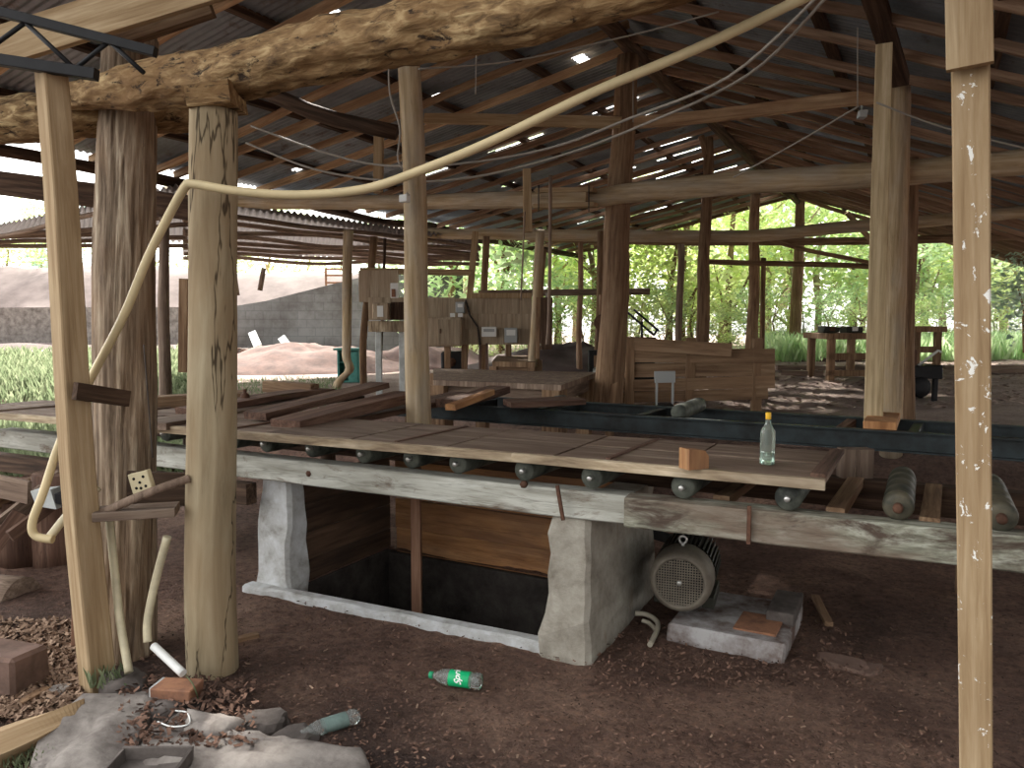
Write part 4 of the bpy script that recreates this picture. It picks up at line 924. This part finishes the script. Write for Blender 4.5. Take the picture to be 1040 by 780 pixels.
t = thing('vise_post', 'small dark vise beside the trunk posts on a stump', 'vise', onground(PZ(898, 9.4, 0)), YAW)
MB().lathe([(.11, -.03), (.10, .5), (.09, .55)], 14).build('stump', M['mid'], t); MB().box((-.06, -.12, .55), (.06, .1, .68), jit=.01).build('jaw', M['black'], t); MB().tube([(-.1, -.14, .6), (.1, -.14, .6)], .01, 8).build('screw_bar', M['black'], t)
# lumber on ground far right / centre
for i, (a, b, lb) in enumerate((((790, 366), (880, 370), 'flat weathered plank lying in front of the furthest post'), ((960, 381), (1060, 378), 'long thin timber lying at the earth edge at far right'), ((795, 377), (838, 378), 'short plank lying on the far earth floor'), ((1000, 386), (1060, 384), 'second plank lying in front of the thin timber at far right'))):
    d = (13.5, 13.2, 12.4, 12.6)[i]; P0 = onground(PZ(a[0], d, 0), .05); P1 = onground(PZ(b[0], d-.2, 0), .05)
    member('lying_plank', P0, P1, .04, .1, M['grey'], lb, 'plank', ref=(0, 0, 1), wob=.01)
# mounds
def mound(name, px, d, rx, ry, h, mat, lb):
    c = PZ(px, d, 0); m = MB(); n, k = 40, 14; vs = []
    for j in range(k+1):
        for i in range(n):
            a = 2*math.pi*i/n; r = j/k; x, y = math.cos(a)*rx*r, math.sin(a)*ry*r
            wx, wy = c.x+x*CY-y*SY, c.y+x*SY+y*CY
            z = h*(1-r*r)**1.5 if r < 1 else 0
            z *= 1+.5*noise.noise(Vector((wx*1.5, wy*1.5, 0))); z += .05*noise.noise(Vector((wx*5, wy*5, 0)))*(1 if r < .95 else 0)
            vs.append((wx-c.x, wy-c.y, H(wx, wy)-H(c.x, c.y)+z-(.08 if r == 1 else 0)))
    m.add(vs, [[j*n+i, j*n+(i+1) % n, (j+1)*n+(i+1) % n, (j+1)*n+i] for j in range(k) for i in range(n)], True)
    o = m.build(name, mat, loc=(c.x, c.y, H(c.x, c.y))); return tag(o, lb, 'heap')
mound('earth_heap', 310, 15, 2.6, 1.8, .45, M['mound'], 'low red sawdust heap in front of the block wall')
mound('earth_heap', 425, 15.5, 1.8, 1.2, .45, M['mound'], 'red heap seen below the left switch board')
mound('earth_heap', 565, 14.0, 1.9, 1.3, .45, M['bank'], 'pale pink heap beyond the saw')
mound('earth_heap', 832, 16.5, 1.5, 1.2, .18, M['mound'], 'flat reddish heap behind the brown bench')

# stones
def rock(name, loc, sx, sy, sz, mat, lb, cat='stone', group=None, seed=None, rz=None):
    bm = bmesh.new(); bmesh.ops.create_icosphere(bm, subdivisions=3, radius=1); sd = seed or R.uniform(0, 99)
    for v in bm.verts:
        k = 1+.35*noise.noise(v.co*1.3+Vector((sd, 0, 0)))+.12*noise.noise(v.co*4+Vector((0, sd, 0)))
        v.co = Vector((v.co.x*k*sx, v.co.y*k*sy, max(-.5, min(.62, v.co.z*k*1.1))*sz))
    bm.verts.index_update(); m = MB(); m.add([v.co for v in bm.verts], [[v.index for v in f.verts] for f in bm.faces]); bm.free()
    o = m.build(name, mat, loc=loc); o.rotation_euler = (0, 0, R.uniform(0, 6) if rz is None else rz); return tag(o, lb, cat, group)
def flag(name, pts, th, mat, lb, z=None, cat='slab'):
    """broken flat slab with an outline on the ground"""
    P = [G(*p) for p in pts]; c = sum(P, Vector())/len(P); out = []
    for i in range(len(P)):
        a, b = P[i], P[(i+1) % len(P)]
        for k in range(5):
            q = a.lerp(b, k/5); q += (q-c)*.06*noise.noise(q*9); out.append(q-c)
    n = len(out); vs = [(0, 0, th)]
    rings = [(1.02, -.03), (1.0, th*.6), (.96, th), (.8, th+.006), (.6, th+.012), (.4, th+.01), (.2, th+.012)]
    for s_, z_ in rings:
        for q in out: vs.append((q.x*s_, q.y*s_, z_+(.03*noise.noise((q*s_+c)*7)+.012*noise.noise((q*s_+c)*22) if z_ > 0 else 0)))
    fs = [[1+r_*n+k, 1+r_*n+(k+1) % n, 1+(r_+1)*n+(k+1) % n, 1+(r_+1)*n+k] for r_ in range(6) for k in range(n)]
    fs += [[0, 1+6*n+k, 1+6*n+(k+1) % n] for k in range(n)]
    m = MB(); m.add(vs, fs, True); return tag(m.build(name, mat, loc=(c.x, c.y, H(c.x, c.y))), lb, cat)
flag('stone_slab', [(28, 790), (50, 745), (85, 718), (160, 716), (150, 752), (120, 800), (40, 815)], .06, M['stone'], 'large pale broken slab at the lower left corner')
flag('stone_slab', [(128, 800), (150, 745), (185, 735), (240, 757), (300, 762), (372, 774), (380, 800)], .05, M['stone'], 'long pale slab along the bottom edge of the yard')
flag('stone_slab', [(100, 706), (135, 688), (152, 700), (146, 712), (108, 715)], .07, M['stoned'], 'dark flat stone at the foot of the bark trunk')
flag('stone_slab', [(80, 722), (160, 712), (205, 722), (180, 735), (110, 738)], .05, M['stoned'], 'grey slab behind the large pale one')
flag('stone_slab', [(190, 740), (225, 742), (250, 752), (218, 765), (186, 757)], .07, M['stone'], 'small pale stone in front of the smooth trunk')
rock('field_stone', G(265, 742, .0), .11, .08, .09, M['stoned'], 'rounded dark stone between the pale slabs and the crushed bottle')
rock('field_stone', G(288, 762, .0), .16, .09, .06, M['stoned'], 'long dark stone behind the bottom slab')
rock('field_stone', G(60, 705, .0), .05, .04, .05, M['stone'], 'small grey stone in the wood chips at left')
rock('field_stone', G(340, 762, .0), .03, .02, .02, M['stone'], 'tiny pale stone below the crushed bottle')
rock('field_stone', G(205, 757, .02), .05, .04, .05, M['stone'], 'small pale stone on the slab edge at the bottom')
rock('field_stone', G(855, 676, -.01), .12, .07, .05, M['redstone'], 'flat brown stone on the earth right of the motor')
rock('field_stone', G(885, 682, -.01), .08, .04, .03, M['redstone'], 'thin brown stone beside the flat brown stone')
t = thing('broken_brick', 'whitened brick lying beside the slabs in front of the trunks', 'brick', G(180, 715, .02)+Vector((0, 0, .03)), YAW-.15)
MB().box((-.085, -.05, 0), (.085, .05, .055), jit=.006).build('brick_body', M['brick'], t); MB().box((-.0875, -.048, .003), (-.08, .048, .052), jit=.002).build('mortar_face', M['concretew'], t)
t = thing('cut_stone', 'brown squared stone at the left edge', 'stone', G(8, 700, 0), .3)
MB().box((-.13, -.1, -.02), (.11, .1, .17), jit=.02).build('stone_body', M['redstone'], t)
t = thing('metal_tray', 'grey tipped tray at the bottom edge among the slabs', 'tray', G(152, 785, .05)+Vector((0, 0, .0)), YAW)
for q in (((-.12, -.07, 0), (.12, .07, .01)), ((-.12, .06, .01), (.12, .07, .055)), ((-.12, -.07, .01), (-.11, .06, .05)), ((.11, -.07, .01), (.12, .06, .05))): MB().box(*q, jit=.002).build('tray_side', M['stoned'], t)
# split timber at left foreground
m = MB(); P0, P1 = G(-30, 770, .06), G(86, 722, .05)
L = (P1-P0).length; vs = []; n = 24
for i in range(n+1):
    tt = i/n; z = tt*L; w = .10*(1-tt**3)+.005; h = .07*(1-tt**2.5)+.006; j_ = .012*noise.noise(Vector((z*12, 0, 0)))
    vs += [(-w, -.02, z), (-w*.4+j_, h+j_, z), (w*.6+j_, h*.8, z), (w, -.02, z), (0, -.05, z)]
m.add(vs, [[i*5+k, i*5+(k+1) % 5, (i+1)*5+(k+1) % 5, (i+1)*5+k] for i in range(n) for k in range(5)]); m.f += [[4, 3, 2, 1, 0], [n*5+k for k in range(5)]]; m.sm += [False]*2
o = m.build('split_timber', M['sawn']); o.matrix_basis = frame(P0, P1, (CY, SY, 0)); tag(o, 'pale split timber tapering to a point at lower left', 'timber')
# log and lumber heap at left
def lg(a, b, da, db, r, mat, lb, name='log', r2=None, **kw):
    return member(name, D(*a, da), D(*b, db), r, r, mat, lb, 'log', round_=True, rough=.08, wob=.01, a1=r2, b1=r2, seg=20, **kw)
o = lg((24, 607), (-90, 590), 4.25, 4.7, .12, M['grey'], 'thick grey log lying with its cut end towards the square post')
P = PZ(52, 4.9, -.05); member('stump', P, P+Vector((0, 0, .62)), .17, .17, M['slab'], 'dark upright stump behind the hooked pipe', 'stump', round_=True, rough=.1, a1=.15, b1=.15, seg=20)
P = PZ(8, 4.9, -.05); member('stump', P, P+Vector((0, 0, .45)), .2, .2, M['slab'], 'low dark stump behind the thick grey log', 'stump', round_=True, rough=.12, a1=.18, b1=.18, seg=20)
for i, (a, b, w, mat, lb) in enumerate((((0, 535, 4.5), (62, 484, 4.9), .05, M['grey'], 'weathered board leaning across the stumps at left'), ((-20, 520, 4.6), (52, 480, 5.1), .04, M['mid'], 'brown board behind the weathered board at left'),
        ((10, 545, 4.4), (70, 500, 4.7), .035, M['slab'], 'dark board in front of the stumps at left'), ((-20, 490, 4.7), (30, 500, 4.6), .07, M['grey'], 'wide grey board at the left edge under the bed timber'), ((-20, 575, 4.4), (20, 520, 4.5), .04, M['slab'], 'dark slab leaning at the left edge'))):
    member('heap_board', D(*a), D(*b), w, .015, mat, lb, 'board', ref=(0, 0, 1), rough=.04)
t = thing('fuel_can', 'pale blue cut container lying on the heap behind the hooked pipe', 'container', D(52, 512, 4.55), YAW)
MB().add([(-.06, -.05, 0), (.06, -.05, -.02), (.06, .05, -.02), (-.06, .05, 0), (-.09, -.05, .09), (.03, -.05, .1), (.03, .05, .1), (-.09, .05, .09)], [[3, 2, 1, 0], [4, 5, 6, 7], [0, 1, 5, 4], [1, 2, 6, 5], [2, 3, 7, 6], [3, 0, 4, 7]]).build('container_wall', M['palepaint'], t)
MB().box((.05, -.052, .01), (.1, .05, .08), jit=.01).build('opening', M['black'], t)  # black block painting the shade inside the cut end
member('stake', D(77, 665, 3.5), D(79, 560, 3.5), .018, .012, M['brace'], 'thin reddish stake standing behind the square post', 'stake', ref=(CY, SY, 0))
for i, (a, b, lb) in enumerate((((232, 652), (262, 645), 'short pale stick lying behind the smooth trunk'), ((20, 716), (48, 700), 'thin pale stick on the chips at left'), ((828, 606), (842, 634), 'pale twig lying right of the motor'))):
    member('stick', G(*a, .02), G(*b, .02), .012, .02, M['mid'], lb, 'stick', ref=(0, 0, 1))
curve('wire_loop', [G(160, 733, .06), G(175, 738, .07), G(192, 735, .08), G(190, 724, .07), G(178, 722, .07)], .003, M['wht'], 'thin white wire loop on the slabs', 'wire', 6)
curve('wire_loop', [G(186, 683, .1), G(196, 695, .12), G(202, 712, .04)], .003, M['grass'], 'thin green weed stem bending down beside the white pipe', 'weed', 6)

# bottles on the ground
def sodabottle(px, py, rz, lb, capm, labelm, text=None, squash=1.0, name='plastic_bottle', s=1.0):
    p = G(px, py, .035); t = thing(name, lb, 'bottle', (p.x, p.y, .036*s*squash+.004), rz)
    S = Matrix.Scale(s, 4); Q = Matrix.Diagonal((1, 1, squash, 1)) @ S @ Matrix.Rotation(math.pi/2, 4, 'Y')
    MB().lathe([(.012, -.11), (.03, -.112), (.034, -.10), (.034, -.085), (.0325, -.08), (.0325, .03), (.034, .035), (.030, .06), (.019, .085), (.0125, .098), (.0125, .112)], 28, Q).build('bottle_body', M['pet'], t)
    MB().lathe([(.0333, -.065), (.0337, -.064), (.0337, .025), (.0333, .026)], 36, Q).build('label_wrap', labelm, t)
    if capm: MB().lathe([(.0145, .103), (.015, .104), (.015, .118), (.013, .12)], 18, Q).build('cap', capm, t)
    if text:
        cu = bpy.data.curves.new('lettering', 'FONT'); cu.body = text; cu.size = .040; cu.shear = .3; cu.offset = .0009; cu.align_x = 'CENTER'; cu.align_y = 'CENTER'
        to = bpy.data.objects.new('lettering', cu); C.objects.link(to); dg = bpy.context.evaluated_depsgraph_get(); dg.update()
        me = bpy.data.meshes.new_from_object(to.evaluated_get(dg)); C.objects.unlink(to); bpy.data.objects.remove(to)
        bm = bmesh.new(); bm.from_mesh(me)
        bmesh.ops.subdivide_edges(bm, edges=[e for e in bm.edges if e.calc_length() > .004], cuts=2)
        rr = .0345*s
        for v in bm.verts:
            # runs along the bottle from cap to base, wrapped round the wall
            u, w = v.co.x, v.co.y; a = u/rr+math.radians(62)
            v.co = Vector((-.012+w+u*.25, rr*math.cos(a), squash*rr*math.sin(a)))
        bm.to_mesh(me); bm.free(); me.materials.clear(); me.materials.append(M['whlabel'])
        lo = bpy.data.objects.new('lettering', me); C.objects.link(lo); lo.parent = t; tag(lo, 'white slanted lettering')
    return t
sodabottle(463, 690, YAW+math.pi-.28, 'clear plastic soda bottle with a green label lying on the earth before the pit', M['gcap'], M['glabel'], 'Sprite', name='soda_bottle', s=1.0)
sodabottle(335, 735, YAW+math.pi+.62, 'crushed dull plastic bottle with a faded teal label, nearer the camera', None, M['bluelabel'], squash=.8, name='crushed_bottle', s=1.0)

# rubble at the wall foot
for i in range(34):
    px = R.uniform(236, 352); p = onground(PZ(px, R.uniform(18.6, 19.7), 0), .03)
    rock('rubble_stone', p, R.uniform(.1, .28), R.uniform(.1, .2), R.uniform(.15, .3), R.choice([M['stoned'], M['stone'], M['redstone']]), 'rubble stone along the foot of the block wall', 'stone', 'rubble at the wall foot')
for i, (a, b, lb) in enumerate((((262, 352), (256, 338), 'short board leaning on rubble near the left end of the block wall'), ((300, 362), (286, 343), 'pale board propped on the rubble before the block wall'))):
    member('propped_board', D(*a, 17.8), D(*b, 18.6), .09, .03, M['palepaint'], lb, 'board')
for i, (a, b) in enumerate((((241, 300), (237, 272)), ((264, 295), (268, 272)))):
    member('bare_stem', D(*a, 22), D(*b, 22), .07, .07, M['dark'], ('dark bare stem on the pale slope, left of the pair', 'dark bare stem on the pale slope, right of the pair')[i], 'stem', round_=True)
t = thing('roof_ladder', 'small orange metal frame standing on the pale slope above the wall', 'frame', D(330, 290, 21), YAW)
for x in (0, .5): MB().box((x, 0, 0), (x+.05, .05, .45)).build('upright', M['brick'], t)
for z in (.05, .25, .42): MB().box((0, 0, z), (.55, .05, z+.05)).build('rung', M['brick'], t)

# ================================================================= LITTER AND PLANTS (uncountable)
def scatter(name, n, fn, size, mat, lb, cat, flat=.35, aspect=2.2):
    m = MB(); vs = []; fs = []
    for i in range(n):
        p, s = fn(); s *= size*R.uniform(.5, 1.5); a = R.uniform(0, 6.28)
        u = Vector((math.cos(a), math.sin(a), R.uniform(-flat, flat))).normalized(); w = Vector((-u.y, u.x, R.uniform(-flat, flat))).normalized()
        u *= s*aspect/2; w *= s/2; b = len(vs); vs += [p-u-w, p+u-w*.6, p+u*.8+w, p-u*.9+w]; fs.append([b, b+1, b+2, b+3])
    m.add(vs, fs); o = m.build(name, mat); return tag(o, lb, cat, kind='stuff')
def gl(px0, px1, py0, py1, up=.012, pw=1):
    def f():
        for _ in range(60):
            p = G(R.uniform(px0, px1), R.uniform(py0, py1), 0)
            if not (PX0-.3 < p.x < PX1+.3 and PY0-.12 < p.y < PY1+.3): break
        return Vector((p.x, p.y, H(p.x, p.y)+up+R.uniform(-.006, .01))), 1
    return f
scatter('wood_chips', 9000, gl(-60, 1100, 585, 800), .0065, M['chip'], 'dark bark crumbs and chips strewn over the yard', 'wood chips')
scatter('wood_chips', 220, gl(150, 1100, 600, 800), .006, M['chipl'], 'pale wood splinters sprinkled over the dark yard', 'wood chips', aspect=3)
scatter('wood_chips', 4200, gl(-30, 85, 632, 735, .02), .012, M['chipl'], 'heap of reddish shavings at left behind the square post', 'wood chips', flat=.9)
scatter('wood_chips', 1100, gl(600, 880, 635, 700), .008, M['chip'], 'litter of chips in front of the motor', 'wood chips', flat=.6)
scatter('dead_leaves', 900, gl(120, 260, 700, 775, .06), .011, M['chip'], 'dead leaves among the slabs', 'dead leaves', flat=.8)
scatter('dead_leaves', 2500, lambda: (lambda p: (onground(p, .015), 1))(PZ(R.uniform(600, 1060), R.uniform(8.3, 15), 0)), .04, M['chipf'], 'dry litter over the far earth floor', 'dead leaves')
def grass(name, n, fn, h, lb, mt=None):
    vs = []; fs = []
    for i in range(n):
        p = fn(); a = R.uniform(0, 6.28); w = Vector((math.cos(a), math.sin(a), 0))*h*.09; hh = h*R.uniform(.4, 1.3)
        l = Vector((R.uniform(-.5, .5), R.uniform(-.5, .5), 0))*hh; b = len(vs); vs += [p-w, p+w, p+l*.5+Vector((0, 0, hh*.7))+w*.6, p+l+Vector((0, 0, hh))]; fs.append([b, b+1, b+2, b+3])
    m = MB(); m.add(vs, fs); return tag(m.build(name, mt or M['grass']), lb, 'grass', kind='stuff')
grass('grass', 14000, lambda: onground(PZ(R.uniform(-80, 195), R.uniform(7.5, 16.5), 0)), .22, 'green grass on the open ground at left')
grass('grass', 2500, lambda: onground(PZ(R.uniform(180, 345), R.uniform(9.2, 12.5), 0)), .07, 'short grass before the red heap')
grass('grass', 9000, lambda: onground(PZ(R.uniform(780, 1100), R.uniform(15.5, 21), 0)), .45, 'tall grass beyond the far end of the floor', M['leafm'])
grass('grass', 400, lambda: G(R.uniform(-20, 60), R.uniform(755, 790), .03), .03, 'green weeds at the lower left corner')
grass('grass', 60, lambda: G(R.uniform(92, 130), R.uniform(688, 700), .05), .07, 'little weeds at the foot of the square post')

def crown(n, rx, rz, leaf, seed):
    r = random.Random(seed); cl = [(Vector((r.gauss(0, .5)*rx, r.gauss(0, .5)*rx, r.uniform(-.85, .9)*rz)), r.uniform(.25, .5)*rx) for _ in range(26)]
    vs = []; fs = []
    for i in range(n):
        c, q = r.choice(cl); v = Vector((r.gauss(0, 1), r.gauss(0, 1), r.gauss(0, .7))); v = v.normalized()*q*r.uniform(.5, 1.05); p = c+v
        nrm = Vector((r.gauss(0, .6), r.gauss(0, .6), 1)).normalized(); u = nrm.orthogonal().normalized(); u.rotate(Matrix.Rotation(r.uniform(0, 6.28), 3, nrm)); w = nrm.cross(u)
        s = leaf*r.uniform(.6, 1.3); b = len(vs); vs += [p-u*s, p-u*s*.2+w*s*.45, p+u*s, p-u*s*.1-w*s*.45]; fs.append([b, b+1, b+2, b+3])
    m = MB(); m.add(vs, fs); return m
protos = []
for i, (mt_, lf) in enumerate(((M['leafb'], .10), (M['leafm'], .09), (M['leafd'], .09), (M['leafb'], .12), (M['leafm'], .11))):
    o = crown(2000, 1.7, 2.2, lf, 50+i).build('foliage', mt_); protos.append(o)
    tr = MB(); r = random.Random(i); base = [Vector((r.uniform(-.1, .1)*z, r.uniform(-.1, .1)*z, z-3)) for z in (0, 1, 2, 3, 4.5)]
    tr.tube(base, [.10, .085, .07, .05, .02], 8)
    for k in range(6):
        b = base[r.choice((1, 2, 3))]; tr.tube([b, b+Vector((r.uniform(-1, 1), r.uniform(-1, 1), r.uniform(.5, 1.3)))], [.04, .012], 6)
    protos[-1] = (o, tr.build('trunk', M['pale' if i % 2 else 'mid']))
used = [False]*5
def tree(px, d, zc, s, k, lb, g):
    p = PZ(px, d, 0); t = thing('tree', lb, 'tree', (p.x, p.y, zc), R.uniform(0, 6.28), g); t.scale = (s, s, s*R.uniform(.9, 1.15))
    for o in protos[k]:
        c = o if not used[k] else o.copy()
        if used[k]: C.objects.link(c)
        c.parent = t
    used[k] = True
    # the trunk must reach the soil whatever the size of the crown
    return t
GL = {'r': 'leafy tree in the bright grove beyond the open back of the shed', 'l': 'leafy tree beyond the pale slope at left', 'b': 'low leafy bush along the edge of the grove'}
for px in range(470, 1090, 34):
    for row in range(2):
        if row and R.random() < .5: continue
        d = 20.5+row*4.5+R.uniform(-1, 1.5); pp = PZ(px, d, 0); g_ = H(pp.x, pp.y); s = R.uniform(.95, 1.25)
        tree(px+R.uniform(-14, 14), d, g_+2.9*s+(row*.3), s, R.choice((0, 1, 3, 4) if px < 900 or row == 0 else (2, 1, 4)), GL['r'], 'trees of the grove')
for px in range(720, 1090, 75):
    d = 30; pp = PZ(px, d, 0); tree(px, d, H(pp.x, pp.y)+3.9*1.7-.6, 1.7, R.choice((1, 2)), GL['r'], 'trees of the grove')
for px in range(480, 1090, 28):
    d = 17.5+R.uniform(0, 2)+max(0, (px-1000)*-.0); pp = PZ(px, d, 0); tree(px, d, H(pp.x, pp.y)+.75, .38, R.choice((0, 1, 3)), GL['b'], 'bushes of the grove edge')
for px in range(-30, 480, 38):
    d = 30+R.uniform(-1, 2); pp = PZ(px, d, 0); s = R.uniform(.7, 1.0); tree(px, d, H(pp.x, pp.y)+2.6*s-.9, s, R.choice((0, 1, 2, 3)), GL['l'], 'trees beyond the slope')
for px, d, s in ((1045, 14.8, .75), (1080, 13, .7)):
    pp = PZ(px, d, 0); tree(px, d, H(pp.x, pp.y)+3*s, s, 2, 'blue green tree close to the far right corner of the shed', 'trees at the right corner')

# scattering volume added to whiten the grove, standing in for veiling flare
m_, nt, b = nodes('grove_flare_veil'); nt.nodes.remove(b)
vs_ = nt.nodes.new('ShaderNodeVolumeScatter'); vs_.inputs['Density'].default_value = .022; vs_.inputs['Color'].default_value = (.97, 1, .98, 1)
link(nt, vs_.outputs[0], nt.nodes['Material Output'].inputs['Volume'])
tag(MB().box((-16, 19.6, -.5), (26, 36, 12)).build('flare_veil', m_), 'thin pale veil added to whiten the trees beyond the shed', 'flare_veil', kind='stuff')

# ================================================================= LIGHT, CAMERA
w = bpy.data.worlds.new('World'); bpy.context.scene.world = w; w.use_nodes = True; nt = w.node_tree
bg = nt.nodes['Background']
tc = nt.nodes.new('ShaderNodeTexCoord'); sx = nt.nodes.new('ShaderNodeSeparateXYZ'); link(nt, tc.outputs['Generated'], sx.inputs[0])
rp = ramp(nt, [(.0, (.10, .09, .08)), (.49, (.25, .25, .24)), (.52, (1.0, .985, .95)), (1.0, (.95, .96, .97))], None or sx.outputs['Z'])
mr = nt.nodes.new('ShaderNodeMapRange'); mr.inputs[1].default_value = -1; mr.inputs[2].default_value = 1; link(nt, sx.outputs['Z'], mr.inputs[0]); link(nt, mr.outputs[0], rp.inputs[0])
# full sky left and behind the shed; camera side dimmed to cut fill
dt = nt.nodes.new('ShaderNodeVectorMath'); dt.operation = 'DOT_PRODUCT'; link(nt, tc.outputs['Generated'], dt.inputs[0]); dt.inputs[1].default_value = Vector((-.75, .66, 0)).normalized()
m2 = nt.nodes.new('ShaderNodeMapRange'); m2.inputs[1].default_value = -.6; m2.inputs[2].default_value = .4; m2.inputs[3].default_value = .27; m2.inputs[4].default_value = 1.1; link(nt, dt.outputs['Value'], m2.inputs[0])
link(nt, m2.outputs[0], bg.inputs['Strength'])
link(nt, rp.outputs[0], bg.inputs['Color'])
su = bpy.data.lights.new('sun', 'SUN'); su.energy = 5.0; su.angle = math.radians(3); su.color = (1, .95, .86)
so = bpy.data.objects.new('sun', su); C.objects.link(so)
# the sun stands high beyond the far left side of the shed
dirv = Vector((.45, -.6, -.75)); so.rotation_euler = dirv.to_track_quat('-Z', 'Y').to_euler()
cam = bpy.data.cameras.new('camera'); co = bpy.data.objects.new('camera', cam); C.objects.link(co)
cam.sensor_fit = 'HORIZONTAL'; cam.sensor_width = 36; cam.lens = 36*F/1040; cam.clip_end = 300; cam.clip_start = .05
co.location = (0, 0, EZ); co.rotation_euler = (math.pi/2-PITCH, 0, YAW)
sc = bpy.context.scene; sc.camera = co
sc.view_settings.view_transform = 'Standard'; sc.view_settings.look = 'None'; sc.view_settings.gamma = 1; sc.view_settings.use_curve_mapping = False
sc.view_settings.exposure = 2.35
